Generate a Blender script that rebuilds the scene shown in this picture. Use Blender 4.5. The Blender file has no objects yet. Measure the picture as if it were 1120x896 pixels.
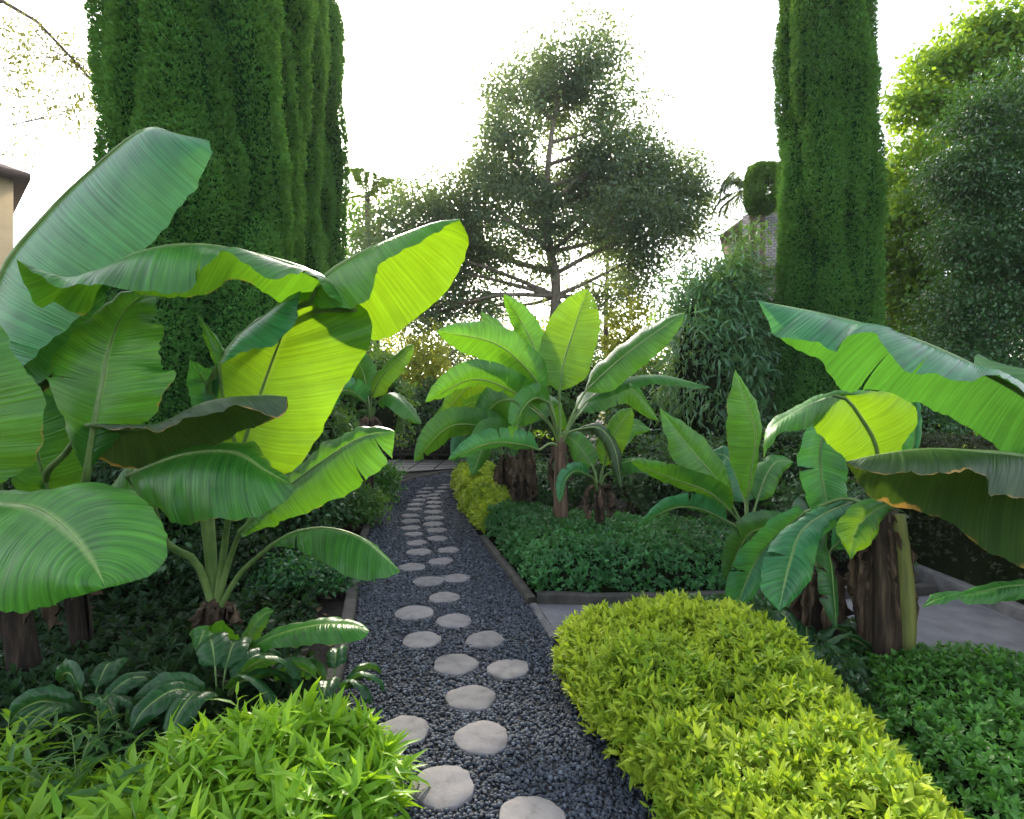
import bpy, math, random
import numpy as np
from mathutils import Vector

R = math.radians
scene = bpy.context.scene
COL = scene.collection
rng = np.random.default_rng(7)
random.seed(7)

# ------------------------------------------------------------------ camera, sky, sun, exposure
EYE, F, CX, CY = 1.8, 605.0, 560.0, 443.0      # eye height (m), focal length, principal column, horizon row of a 1120 px wide frame
SUN_AZ, SUN_EL = R(-14), R(29)
cam_d = bpy.data.cameras.new('camera')
cam_d.sensor_width = 36
cam_d.lens = 36 * F / 1120
cam_d.shift_y = -5 / 1120
cam_d.clip_start = 0.05
cam_d.clip_end = 2000
cam = bpy.data.objects.new('camera', cam_d)
COL.objects.link(cam)
cam.location = (0, 0, EYE)
cam.rotation_euler = (R(90), 0, 0)
scene.camera = cam

w = bpy.data.worlds.new('World')
scene.world = w
w.use_nodes = True
nt = w.node_tree
bg = nt.nodes['Background']
sky = nt.nodes.new('ShaderNodeTexSky')
sky.sky_type = 'NISHITA'
sky.sun_disc = False
sky.sun_elevation = SUN_EL
sky.sun_rotation = SUN_AZ
sky.air_density = 1.0
sky.dust_density = 3.0
sky.ozone_density = 1.0
hsv = nt.nodes.new('ShaderNodeHueSaturation')
hsv.inputs['Saturation'].default_value = 0.45
nt.links.new(sky.outputs[0], hsv.inputs['Color'])
nt.links.new(hsv.outputs[0], bg.inputs['Color'])
bg.inputs['Strength'].default_value = 0.15

sun_d = bpy.data.lights.new('sun', 'SUN')
sun_d.energy = 2.0
sun_d.angle = R(3.0)
sun_d.color = (1.0, 0.90, 0.72)
sun = bpy.data.objects.new('sun', sun_d)
COL.objects.link(sun)
sd = Vector((math.sin(SUN_AZ) * math.cos(SUN_EL), math.cos(SUN_AZ) * math.cos(SUN_EL), math.sin(SUN_EL)))
sun.rotation_euler = (-sd).to_track_quat('-Z', 'Y').to_euler()
sun.location = (0, 0, 30)

scene.view_settings.view_transform = 'Standard'
scene.view_settings.look = 'None'
scene.view_settings.gamma = 1
scene.view_settings.use_curve_mapping = False
scene.view_settings.exposure = 2.15
scene.cycles.max_bounces = 8
scene.cycles.transparent_max_bounces = 8


def P(px, py, Y):
    """point at depth Y seen along a line of sight (the survey of the garden was read off the photograph)"""
    return np.array(((px - CX) / F * Y, Y, EYE - (py - CY) / F * Y))


def G(px, py):
    Y = EYE * F / (py - CY)
    return np.array(((px - CX) / F * Y, Y))


# ------------------------------------------------------------------ object helpers
def empty(name, loc=(0, 0, 0)):
    o = bpy.data.objects.new(name, None)
    COL.objects.link(o)
    o.location = loc
    o.empty_display_size = 0.1
    return o


def tag(o, label=None, cat=None, group=None, kind=None):
    if label: o['label'] = label
    if cat: o['category'] = cat
    if group: o['group'] = group
    if kind: o['kind'] = kind
    return o


def link(name, me, parent=None):
    o = bpy.data.objects.new(name, me)
    COL.objects.link(o)
    if parent is not None:
        o.parent = parent
        o.location = -np.array(parent_loc(parent))
    return o


def parent_loc(p):
    loc = np.array(p.location)
    while p.parent is not None:
        p = p.parent
        loc = loc + np.array(p.location)
    return loc


def mesh_np(name, V, loops, sizes, mats, tint=None, midx=None, smooth=False, uv=None):
    me = bpy.data.meshes.new(name)
    V = np.asarray(V, dtype=np.float32)
    loops = np.asarray(loops, dtype=np.int32)
    sizes = np.asarray(sizes, dtype=np.int32)
    me.vertices.add(len(V))
    me.vertices.foreach_set('co', V.ravel())
    me.loops.add(len(loops))
    me.loops.foreach_set('vertex_index', loops)
    me.polygons.add(len(sizes))
    starts = np.concatenate(([0], np.cumsum(sizes)[:-1])).astype(np.int32)
    me.polygons.foreach_set('loop_start', starts)
    me.polygons.foreach_set('loop_total', sizes)
    for m in mats: me.materials.append(m)
    if midx is not None: me.polygons.foreach_set('material_index', np.asarray(midx, dtype=np.int32))
    if smooth is not False:
        me.polygons.foreach_set('use_smooth', np.full(len(sizes), True) if smooth is True else np.asarray(smooth))
    if tint is not None:
        a = me.attributes.new('tint', 'FLOAT', 'POINT')
        a.data.foreach_set('value', np.asarray(tint, dtype=np.float32))
    if uv is not None:
        l = me.uv_layers.new(name='UVMap')
        l.data.foreach_set('uv', np.asarray(uv, dtype=np.float32)[loops].ravel())
    me.update(calc_edges=True)
    me.validate()
    return me


class MB:
    """collects shapes for one mesh object"""
    def __init__(s):
        s.V, s.F, s.T = [], [], []

    def add(s, V, Fc, t=0.5):
        b = len(s.V)
        s.V += [tuple(v) for v in V]
        s.F += [tuple(i + b for i in f) for f in Fc]
        s.T += [t] * len(V) if np.isscalar(t) else list(t)

    def box(s, x0, x1, y0, y1, z0, z1):
        s.add([(x0, y0, z0), (x1, y0, z0), (x1, y1, z0), (x0, y1, z0), (x0, y0, z1), (x1, y0, z1), (x1, y1, z1), (x0, y1, z1)],
              [(0, 3, 2, 1), (4, 5, 6, 7), (0, 1, 5, 4), (1, 2, 6, 5), (2, 3, 7, 6), (3, 0, 4, 7)])

    def prism(s, poly, z0, z1):
        n = len(poly)
        V = [(p[0], p[1], z0) for p in poly] + [(p[0], p[1], z1) for p in poly]
        s.add(V, [tuple(range(n))[::-1], tuple(range(n, 2 * n))] + [(i, (i + 1) % n, n + (i + 1) % n, n + i) for i in range(n)])

    def tube(s, pts, rad, n=7, t=0.5, cap=True, wob=0.0):
        pts = np.asarray(pts, float)
        m = len(pts)
        rad = np.full(m, rad) if np.isscalar(rad) else np.asarray(rad)
        T = np.gradient(pts, axis=0)
        T /= np.linalg.norm(T, axis=1)[:, None] + 1e-9
        ref = np.array((0.13, 0.31, 0.94)) if abs(T[0][2]) < 0.8 else np.array((0.9, 0.4, 0.1))
        V = []
        for i in range(m):
            a = np.cross(T[i], ref); a /= np.linalg.norm(a) + 1e-9
            b = np.cross(T[i], a)
            ref = -np.cross(T[i], a) if False else ref
            for k in range(n):
                th = 2 * math.pi * k / n
                r = rad[i] * (1 + wob * math.sin(3 * th + i * 0.7) + wob * 0.6 * math.sin(7 * th + i * 1.9))
                V.append(pts[i] + r * (math.cos(th) * a + math.sin(th) * b))
        Fc = [(i * n + k, i * n + (k + 1) % n, (i + 1) * n + (k + 1) % n, (i + 1) * n + k) for i in range(m - 1) for k in range(n)]
        if cap:
            Fc += [tuple(range(n))[::-1], tuple(range((m - 1) * n, m * n))]
        s.add(V, Fc, t)

    def build(s, name, mat, parent=None, smooth=False):
        loops = np.array([i for f in s.F for i in f])
        me = mesh_np(name, np.array(s.V), loops, [len(f) for f in s.F], [mat], tint=s.T, smooth=smooth)
        return link(name, me, parent)


def spline(pts, n):
    """Catmull-Rom through pts, n samples evenly spaced by arc length"""
    p = np.asarray(pts, float)
    if len(p) == 2:
        t = np.linspace(0, 1, n)[:, None]
        return p[0] * (1 - t) + p[1] * t
    q = np.vstack((2 * p[0] - p[1], p, 2 * p[-1] - p[-2]))
    out = []
    for i in range(1, len(q) - 2):
        t = np.linspace(0, 1, 16, endpoint=False)[:, None]
        a, b, c, d = q[i - 1], q[i], q[i + 1], q[i + 2]
        out.append(0.5 * (2 * b + (c - a) * t + (2 * a - 5 * b + 4 * c - d) * t ** 2 + (3 * b - a - 3 * c + d) * t ** 3))
    out = np.vstack(out + [p[-1:]])
    L = np.concatenate(([0], np.cumsum(np.linalg.norm(np.diff(out, axis=0), axis=1))))
    s = np.linspace(0, L[-1], n)
    return np.stack([np.interp(s, L, out[:, k]) for k in range(p.shape[1])], 1)


_nz = np.random.default_rng(3)
_ND = _nz.normal(size=(24, 3)); _ND /= np.linalg.norm(_ND, axis=1)[:, None]
_NP = _nz.uniform(0, 6.28, 24)
_NF = np.array([1.0] * 8 + [2.1] * 8 + [4.3] * 8)
_NA = np.array([1.0] * 8 + [0.5] * 8 + [0.25] * 8)


def noise(p, f=1.0):
    p = np.asarray(p) * f
    return (np.sin((p @ _ND.T) * _NF + _NP) * _NA).sum(-1) / 4.0     # about -1..1


def unit(v):
    return v / (np.linalg.norm(v, axis=-1, keepdims=True) + 1e-9)


# ------------------------------------------------------------------ materials
def new_mat(name):
    m = bpy.data.materials.new(name)
    m.use_nodes = True
    n = m.node_tree.nodes
    return m, n, m.node_tree.links, n['Principled BSDF'], n['Material Output']


def ramp(n, stops):
    r = n.new('ShaderNodeValToRGB')
    e = r.color_ramp.elements
    while len(e) < len(stops): e.new(0.5)
    for i, (p, c) in enumerate(stops):
        e[i].position = p
        e[i].color = (*c, 1)
    return r


def foliage_mat(name, dark, light, trans, fac=0.35, rough=0.45, spec=0.4):
    m, n, l, b, out = new_mat(name)
    at = n.new('ShaderNodeAttribute'); at.attribute_name = 'tint'
    r = ramp(n, [(0.0, dark), (1.0, light)])
    l.new(at.outputs['Fac'], r.inputs[0])
    l.new(r.outputs[0], b.inputs['Base Color'])
    b.inputs['Roughness'].default_value = rough
    b.inputs['Specular IOR Level'].default_value = spec
    tr = n.new('ShaderNodeBsdfTranslucent')
    mx = n.new('ShaderNodeMix'); mx.data_type = 'RGBA'; mx.blend_type = 'MIX'
    mx.inputs[0].default_value = 0.75
    l.new(r.outputs[0], mx.inputs[6]); mx.inputs[7].default_value = (*trans, 1)
    l.new(mx.outputs[2], tr.inputs['Color'])
    ms = n.new('ShaderNodeMixShader'); ms.inputs[0].default_value = fac
    l.new(b.outputs[0], ms.inputs[1]); l.new(tr.outputs[0], ms.inputs[2]); l.new(ms.outputs[0], out.inputs['Surface'])
    return m


def banana_mat(name, dark, light, trans, fac=0.42, rough=0.36, brown=0.5):
    m, n, l, b, out = new_mat(name)

    def math_(op, a=None, bb=None, va=None, vb=None, clamp=False):
        k = n.new('ShaderNodeMath'); k.operation = op; k.use_clamp = clamp
        if a is not None: l.new(a, k.inputs[0])
        elif va is not None: k.inputs[0].default_value = va
        if bb is not None: l.new(bb, k.inputs[1])
        elif vb is not None: k.inputs[1].default_value = vb
        return k.outputs[0]

    def mix(fac_, a, bcol, va=None, vb=None, mode='MIX'):
        k = n.new('ShaderNodeMix'); k.data_type = 'RGBA'; k.blend_type = mode
        if isinstance(fac_, float): k.inputs[0].default_value = fac_
        else: l.new(fac_, k.inputs[0])
        if a is not None: l.new(a, k.inputs[6])
        else: k.inputs[6].default_value = (*va, 1)
        if bcol is not None: l.new(bcol, k.inputs[7])
        else: k.inputs[7].default_value = (*vb, 1)
        return k.outputs[2]
    uvn = n.new('ShaderNodeUVMap'); uvn.uv_map = 'UVMap'
    sp = n.new('ShaderNodeSeparateXYZ'); l.new(uvn.outputs[0], sp.inputs[0])
    au = math_('ABSOLUTE', sp.outputs[0])
    s = math_('SUBTRACT', sp.outputs[1], math_('MULTIPLY', math_('POWER', au, vb=1.4), vb=0.05))
    cv = n.new('ShaderNodeCombineXYZ')
    l.new(s, cv.inputs[0]); l.new(math_('MULTIPLY', sp.outputs[0], vb=0.006), cv.inputs[1])
    geo = n.new('ShaderNodeTexCoord')
    fine = n.new('ShaderNodeTexNoise'); fine.inputs['Scale'].default_value = 165; fine.inputs['Detail'].default_value = 2
    l.new(cv.outputs[0], fine.inputs['Vector'])
    wide = n.new('ShaderNodeTexNoise'); wide.inputs['Scale'].default_value = 52; wide.inputs['Detail'].default_value = 2
    l.new(cv.outputs[0], wide.inputs['Vector'])
    blot = n.new('ShaderNodeTexNoise'); blot.inputs['Scale'].default_value = 4.5; blot.inputs['Detail'].default_value = 4
    l.new(geo.outputs['Object'], blot.inputs['Vector'])
    v = math_('ADD', math_('MULTIPLY', fine.outputs[0], vb=1.0), math_('MULTIPLY', wide.outputs[0], vb=1.0))
    v = math_('ADD', v, math_('MULTIPLY', blot.outputs[0], vb=0.8))
    v = math_('SUBTRACT', v, vb=0.92, clamp=True)
    r = ramp(n, [(0.16, dark), (0.84, light)])
    l.new(v, r.inputs[0])
    # pale midrib zone
    rib = math_('SUBTRACT', va=1.0, bb=math_('DIVIDE', au, vb=0.075), clamp=True)
    c = mix(math_('MULTIPLY', rib, vb=0.75), r.outputs[0], None, vb=(0.36, 0.50, 0.16))
    # browned, dried margin with an uneven inner border
    en = n.new('ShaderNodeTexNoise'); en.inputs['Scale'].default_value = 16; en.inputs['Detail'].default_value = 5
    l.new(geo.outputs['Object'], en.inputs['Vector'])
    eb = n.new('ShaderNodeTexNoise'); eb.inputs['Scale'].default_value = 3.2; eb.inputs['Detail'].default_value = 1
    l.new(geo.outputs['Object'], eb.inputs['Vector'])
    thr = math_('ADD', math_('MULTIPLY', math_('MULTIPLY', en.outputs[0], eb.outputs[0]), vb=-0.26 * (0.5 + brown)), vb=1.065)
    ed = math_('MULTIPLY', math_('SUBTRACT', au, thr), vb=26.0, clamp=True)
    c2 = mix(ed, c, None, vb=(0.34, 0.20, 0.05))
    # small brown specks
    spk = n.new('ShaderNodeTexNoise'); spk.inputs['Scale'].default_value = 48; spk.inputs['Detail'].default_value = 1
    l.new(geo.outputs['Object'], spk.inputs['Vector'])
    sk = math_('MULTIPLY', math_('SUBTRACT', spk.outputs[0], vb=0.73), vb=9.0, clamp=True)
    c2 = mix(math_('MULTIPLY', sk, vb=brown), c2, None, vb=(0.12, 0.08, 0.02))
    l.new(c2, b.inputs['Base Color'])
    b.inputs['Roughness'].default_value = rough
    b.inputs['Specular IOR Level'].default_value = 0.42
    bp = n.new('ShaderNodeBump'); bp.inputs['Strength'].default_value = 0.5; bp.inputs['Distance'].default_value = 0.007
    hh = math_('ADD', math_('MULTIPLY', fine.outputs[0], vb=0.5), math_('MULTIPLY', wide.outputs[0], vb=2.2))
    l.new(hh, bp.inputs['Height']); l.new(bp.outputs[0], b.inputs['Normal'])
    tr = n.new('ShaderNodeBsdfTranslucent')
    tv = ramp(n, [(0.0, tuple(x * 0.72 for x in trans)), (1.0, tuple(min(1, x * 1.2) for x in trans))])
    l.new(v, tv.inputs[0])
    tc = mix(ed, tv.outputs[0], None, vb=(0.55, 0.30, 0.05))
    tc = mix(math_('MULTIPLY', rib, vb=0.5), tc, None, vb=(0.22, 0.30, 0.04))
    l.new(tc, tr.inputs['Color']); l.new(bp.outputs[0], tr.inputs['Normal'])
    ms = n.new('ShaderNodeMixShader'); ms.inputs[0].default_value = fac
    l.new(b.outputs[0], ms.inputs[1]); l.new(tr.outputs[0], ms.inputs[2]); l.new(ms.outputs[0], out.inputs['Surface'])
    return m


def rough_mat(name, c0, c1, scale=8, rough=0.85, bump=0.3, dist=0.01, stretch=(1, 1, 1), detail=6, spec=0.3, c2=None):
    m, n, l, b, out = new_mat(name)
    tc = n.new('ShaderNodeTexCoord')
    mp = n.new('ShaderNodeMapping'); mp.inputs['Scale'].default_value = stretch
    l.new(tc.outputs['Object'], mp.inputs[0])
    nz = n.new('ShaderNodeTexNoise'); nz.inputs['Scale'].default_value = scale; nz.inputs['Detail'].default_value = detail
    nz.inputs['Roughness'].default_value = 0.62
    l.new(mp.outputs[0], nz.inputs['Vector'])
    r = ramp(n, [(0.3, c0), (0.7, c1)] if c2 is None else [(0.28, c0), (0.5, c1), (0.72, c2)])
    l.new(nz.outputs[0], r.inputs[0])
    l.new(r.outputs[0], b.inputs['Base Color'])
    b.inputs['Roughness'].default_value = rough
    b.inputs['Specular IOR Level'].default_value = spec
    bp = n.new('ShaderNodeBump'); bp.inputs['Strength'].default_value = bump; bp.inputs['Distance'].default_value = dist
    l.new(nz.outputs[0], bp.inputs['Height']); l.new(bp.outputs[0], b.inputs['Normal'])
    return m


def tint_mat(name, stops, rough=0.6, spec=0.4, scale=60):
    m, n, l, b, out = new_mat(name)
    at = n.new('ShaderNodeAttribute'); at.attribute_name = 'tint'
    r = ramp(n, stops)
    l.new(at.outputs['Fac'], r.inputs[0])
    tc = n.new('ShaderNodeTexCoord')
    nz = n.new('ShaderNodeTexNoise'); nz.inputs['Scale'].default_value = scale; nz.inputs['Detail'].default_value = 4
    l.new(tc.outputs['Object'], nz.inputs['Vector'])
    mx = n.new('ShaderNodeMix'); mx.data_type = 'RGBA'; mx.blend_type = 'MULTIPLY'; mx.inputs[0].default_value = 0.6
    r2 = ramp(n, [(0.3, (0.55, 0.55, 0.55)), (0.7, (1.25, 1.25, 1.25))])
    l.new(nz.outputs[0], r2.inputs[0]); l.new(r.outputs[0], mx.inputs[6]); l.new(r2.outputs[0], mx.inputs[7])
    l.new(mx.outputs[2], b.inputs['Base Color'])
    bp = n.new('ShaderNodeBump'); bp.inputs['Strength'].default_value = 0.35; bp.inputs['Distance'].default_value = 0.004
    l.new(nz.outputs[0], bp.inputs['Height']); l.new(bp.outputs[0], b.inputs['Normal'])
    b.inputs['Roughness'].default_value = rough
    b.inputs['Specular IOR Level'].default_value = spec
    return m


M = {}
M['soil'] = rough_mat('soil', (0.004, 0.0035, 0.003), (0.018, 0.014, 0.010), 14, 0.95, 0.9, 0.04)
M['gravel_bed'] = rough_mat('gravel_bed', (0.008, 0.009, 0.012), (0.035, 0.038, 0.046), 70, 0.8, 0.9, 0.02)
M['pebble'] = tint_mat('pebble', [(0, (0.011, 0.015, 0.023)), (0.7, (0.048, 0.062, 0.088)), (1, (0.13, 0.155, 0.20))], 0.68, 0.4, 120)
M['concrete'] = rough_mat('concrete', (0.07, 0.068, 0.07), (0.17, 0.165, 0.165), 9, 0.9, 0.4, 0.006)
M['kerb_dark'] = rough_mat('kerb_dark', (0.025, 0.025, 0.022), (0.085, 0.078, 0.07), 7, 0.9, 0.5, 0.008)  # dark grey mottled edging tone
M['paving'] = rough_mat('paving', (0.095, 0.095, 0.108), (0.17, 0.17, 0.185), 5, 0.7, 0.25, 0.004)
M['flag'] = rough_mat('flag', (0.12, 0.115, 0.11), (0.22, 0.21, 0.20), 7, 0.8, 0.3, 0.004)
M['banana'] = banana_mat('banana_leaf_green', (0.009, 0.070, 0.011), (0.064, 0.26, 0.032), (0.18, 0.44, 0.012), 0.34, 0.32, 0.45)
M['banana_warm'] = banana_mat('banana_leaf_warm', (0.011, 0.085, 0.009), (0.090, 0.33, 0.032), (0.20, 0.48, 0.012), 0.34, 0.36, 0.2)
M['banana_teal'] = banana_mat('banana_leaf_bluish', (0.006, 0.075, 0.032), (0.055, 0.28, 0.090), (0.12, 0.38, 0.03), 0.28, 0.31, 0.12)
M['banana_fresh'] = banana_mat('banana_leaf_fresh', (0.020, 0.12, 0.012), (0.080, 0.30, 0.035), (0.25, 0.44, 0.008), 0.42, 0.40, 0.25)
M['banana_deep'] = banana_mat('banana_leaf_deep', (0.006, 0.040, 0.012), (0.030, 0.13, 0.035), (0.08, 0.22, 0.015), 0.25, 0.34, 0.2)
M['banana_old'] = banana_mat('banana_leaf_old', (0.010, 0.035, 0.008), (0.040, 0.085, 0.018), (0.09, 0.17, 0.01), 0.16, 0.42, 1.0)
M['midrib'] = rough_mat('midrib', (0.16, 0.26, 0.06), (0.30, 0.42, 0.14), 9, 0.4, 0.1, 0.002, (1, 1, 1))
M['stalk'] = rough_mat('stalk', (0.07, 0.14, 0.035), (0.19, 0.28, 0.09), 6, 0.4, 0.15, 0.003)
M['trunk_banana'] = rough_mat('banana_sheath', (0.008, 0.006, 0.005), (0.032, 0.020, 0.012), 26, 0.85, 0.9, 0.014, (1, 1, 0.08), c2=(0.12, 0.082, 0.05))
M['trunk_shaded'] = rough_mat('banana_sheath_shaded', (0.005, 0.004, 0.0035), (0.018, 0.012, 0.008), 26, 0.9, 0.9, 0.014, (1, 1, 0.08), c2=(0.06, 0.042, 0.028))  # darker copy of the sheath, deep shade put into its colour
M['trunk_lit'] = rough_mat('banana_sheath_lit', (0.035, 0.022, 0.015), (0.12, 0.075, 0.048), 26, 0.85, 0.9, 0.012, (1, 1, 0.08), c2=(0.25, 0.17, 0.115))  # brighter copy of the sheath, light on the stem put into its colour
M['trunk_green'] = rough_mat('banana_sheath_green', (0.05, 0.045, 0.015), (0.13, 0.15, 0.035), 18, 0.6, 0.5, 0.008, (1, 1, 0.09), c2=(0.22, 0.21, 0.06))
M['dry'] = rough_mat('dry_leaf', (0.018, 0.012, 0.008), (0.075, 0.048, 0.03), 22, 0.85, 0.7, 0.01, (1, 1, 0.15), c2=(0.20, 0.14, 0.09))
M['bark'] = rough_mat('bark', (0.05, 0.036, 0.026), (0.17, 0.125, 0.09), 11, 0.9, 0.8, 0.03, (1, 1, 0.3))
M['bark_pale'] = rough_mat('bark_pale', (0.12, 0.095, 0.075), (0.32, 0.26, 0.21), 9, 0.9, 0.6, 0.03, (1, 1, 0.3))
M['core'] = rough_mat('dark_core', (0.004, 0.008, 0.003), (0.014, 0.020, 0.008), 24, 1.0, 0.8, 0.03, spec=0.0)  # near-black colour of the added inner core meshes
M['cypress'] = foliage_mat('cypress_foliage', (0.014, 0.10, 0.022), (0.12, 0.36, 0.075), (0.30, 0.52, 0.05), 0.36, 0.6, 0.2)
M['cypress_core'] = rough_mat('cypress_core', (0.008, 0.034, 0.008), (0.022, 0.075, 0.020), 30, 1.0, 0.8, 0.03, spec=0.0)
M['yellow'] = foliage_mat('golden_foliage', (0.10, 0.24, 0.010), (0.52, 0.60, 0.05), (0.50, 0.64, 0.03), 0.36, 0.5, 0.25)
M['lime'] = foliage_mat('lime_foliage', (0.07, 0.22, 0.010), (0.27, 0.48, 0.030), (0.40, 0.64, 0.02), 0.38, 0.42, 0.35)
M['box'] = foliage_mat('box_foliage', (0.010, 0.070, 0.022), (0.065, 0.25, 0.065), (0.14, 0.42, 0.03), 0.3, 0.4, 0.4)
M['ground_green'] = foliage_mat('ground_cover_foliage', (0.014, 0.085, 0.012), (0.11, 0.31, 0.042), (0.18, 0.48, 0.03), 0.32, 0.42, 0.4)
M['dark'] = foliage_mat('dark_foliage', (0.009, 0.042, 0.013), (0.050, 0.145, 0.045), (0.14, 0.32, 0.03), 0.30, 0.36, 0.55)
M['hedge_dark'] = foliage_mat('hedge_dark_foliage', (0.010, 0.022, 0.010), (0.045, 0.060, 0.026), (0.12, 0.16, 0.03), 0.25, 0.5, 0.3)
M['shade'] = foliage_mat('shade_foliage', (0.004, 0.016, 0.006), (0.020, 0.060, 0.020), (0.06, 0.14, 0.02), 0.25, 0.5, 0.15)  # leaf colour darkened to carry the deep shade under the bananas
M['mid'] = foliage_mat('mid_foliage', (0.022, 0.095, 0.025), (0.10, 0.24, 0.055), (0.30, 0.52, 0.03), 0.4, 0.45, 0.4)
M['sunny'] = foliage_mat('sunny_foliage', (0.035, 0.14, 0.018), (0.16, 0.33, 0.035), (0.42, 0.58, 0.025), 0.42, 0.5, 0.3)
M['gold_lit'] = foliage_mat('golden_lit_foliage', (0.08, 0.16, 0.02), (0.26, 0.34, 0.04), (0.66, 0.62, 0.04), 0.45, 0.5, 0.3)  # warm low-sun glow is put into this leaf colour
M['tree_far'] = foliage_mat('crown_foliage', (0.035, 0.085, 0.050), (0.12, 0.20, 0.11), (0.32, 0.42, 0.08), 0.38, 0.5, 0.4)  # paler and greyer, distance haze put into the leaf colour
M['blue_leaf'] = foliage_mat('drooping_foliage', (0.025, 0.095, 0.045), (0.10, 0.25, 0.105), (0.34, 0.55, 0.05), 0.36, 0.38, 0.5)
M['thin'] = foliage_mat('sparse_foliage', (0.10, 0.14, 0.03), (0.24, 0.28, 0.07), (0.42, 0.42, 0.08), 0.35, 0.6, 0.3)
M['cream'] = rough_mat('cream_render', (0.66, 0.49, 0.29), (0.76, 0.58, 0.36), 3, 0.9, 0.15, 0.01)
M['roof'] = rough_mat('roof_tile', (0.09, 0.06, 0.05), (0.17, 0.12, 0.10), 14, 0.85, 0.5, 0.02, (1, 4, 4))
M['roof_pale'] = rough_mat('roof_pale', (0.34, 0.28, 0.23), (0.48, 0.41, 0.34), 14, 0.85, 0.4, 0.02)
M['trim'] = rough_mat('painted_trim', (0.35, 0.32, 0.28), (0.45, 0.42, 0.38), 6, 0.7, 0.1, 0.005)
M['glass'] = rough_mat('window_pane', (0.02, 0.025, 0.03), (0.04, 0.05, 0.055), 2, 0.08, 0.0, 0.001, spec=0.6)
M['slat'] = rough_mat('dark_timber', (0.012, 0.014, 0.012), (0.040, 0.042, 0.036), 8, 0.8, 0.4, 0.006, (0.4, 1, 5))


def brick_mat():
    m, n, l, b, out = new_mat('stone_courses')
    tc = n.new('ShaderNodeTexCoord'); mp = n.new('ShaderNodeMapping'); mp.inputs['Rotation'].default_value = (R(90), 0, 0)
    br = n.new('ShaderNodeTexBrick'); l.new(tc.outputs['Object'], mp.inputs[0]); l.new(mp.outputs[0], br.inputs[0])
    br.inputs['Color1'].default_value = (0.20, 0.19, 0.20, 1); br.inputs['Color2'].default_value = (0.32, 0.30, 0.31, 1)
    br.inputs['Mortar'].default_value = (0.10, 0.10, 0.10, 1); br.inputs['Scale'].default_value = 2.2
    br.inputs['Mortar Size'].default_value = 0.03
    l.new(br.outputs[0], b.inputs['Base Color']); b.inputs['Roughness'].default_value = 0.9
    return m


M['brick'] = brick_mat()


def stone_mat():
    m, n, l, b, out = new_mat('stepping_stone')
    oi = n.new('ShaderNodeObjectInfo')
    r = ramp(n, [(0.0, (0.120, 0.118, 0.128)), (0.5, (0.188, 0.178, 0.182)), (1.0, (0.158, 0.150, 0.165))])
    l.new(oi.outputs['Random'], r.inputs[0])
    tc = n.new('ShaderNodeTexCoord')
    nz = n.new('ShaderNodeTexNoise'); nz.inputs['Scale'].default_value = 11; nz.inputs['Detail'].default_value = 8; nz.inputs['Roughness'].default_value = 0.7
    l.new(tc.outputs['Object'], nz.inputs['Vector'])
    r2 = ramp(n, [(0.30, (0.50, 0.48, 0.45)), (0.48, (0.92, 0.92, 0.92)), (0.70, (1.15, 1.12, 1.10))])
    l.new(nz.outputs[0], r2.inputs[0])
    mx = n.new('ShaderNodeMix'); mx.data_type = 'RGBA'; mx.blend_type = 'MULTIPLY'; mx.inputs[0].default_value = 1
    l.new(r.outputs[0], mx.inputs[6]); l.new(r2.outputs[0], mx.inputs[7]); l.new(mx.outputs[2], b.inputs['Base Color'])
    n2 = n.new('ShaderNodeTexNoise'); n2.inputs['Scale'].default_value = 45; n2.inputs['Detail'].default_value = 5
    l.new(tc.outputs['Object'], n2.inputs['Vector'])
    bp = n.new('ShaderNodeBump'); bp.inputs['Strength'].default_value = 0.5; bp.inputs['Distance'].default_value = 0.006
    l.new(n2.outputs[0], bp.inputs['Height']); l.new(bp.outputs[0], b.inputs['Normal'])
    b.inputs['Roughness'].default_value = 0.85
    return m


M['stone'] = stone_mat()
M['litter'] = tint_mat('fallen_leaf', [(0, (0.010, 0.007, 0.005)), (0.6, (0.045, 0.030, 0.018)), (1, (0.14, 0.095, 0.055))], 0.8, 0.25, 40)

# ------------------------------------------------------------------ leaf scattering
def lance(wd, bend=0.25, cup=0.2):
    V = [(0, 0, 0)]
    for t, k in ((0.32, 1.0), (0.68, 0.72)):
        z = -bend * t * t
        V += [(-wd * k, t, z + cup * wd), (0, t, z), (wd * k, t, z + cup * wd)]
    V.append((0, 1, -bend))
    return np.array(V), [(0, 2, 1), (0, 3, 2), (1, 2, 5, 4), (2, 3, 6, 5), (4, 5, 7), (5, 6, 7)]


def rhomb(wd):
    return np.array([(0, 0, 0), (wd, 0.45, 0.08), (0, 1, -0.08), (-wd, 0.45, 0.08)]), [(0, 1, 2), (0, 2, 3)]


def scatter(tmpl, pos, direc, normal, size, tint):
    tv, tf = tmpl
    N = len(pos)
    y = unit(direc)
    z = unit(normal - (normal * y).sum(1, keepdims=True) * y)
    x = np.cross(y, z)
    s = np.asarray(size).reshape(-1, 1, 1) * np.ones((N, 1, 1))
    V = pos[:, None, :] + s * (tv[None, :, 0:1] * x[:, None, :] + tv[None, :, 1:2] * y[:, None, :] + tv[None, :, 2:3] * z[:, None, :])
    nv = len(tv)
    lp = np.array([i for f in tf for i in f])
    loops = (np.arange(N)[:, None] * nv + lp[None, :]).ravel()
    sizes = np.tile([len(f) for f in tf], N)
    return V.reshape(-1, 3), loops, sizes, np.repeat(tint, nv)


def combine(parts, midx):
    V, L, S, T, MI = [], [], [], [], []
    off = 0
    for (v, l, s, t), m in zip(parts, midx):
        V.append(v); L.append(np.asarray(l) + off); S.append(s); T.append(t); MI.append(np.full(len(s), m))
        off += len(v)
    return np.concatenate(V), np.concatenate(L), np.concatenate(S), np.concatenate(T), np.concatenate(MI)


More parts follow.
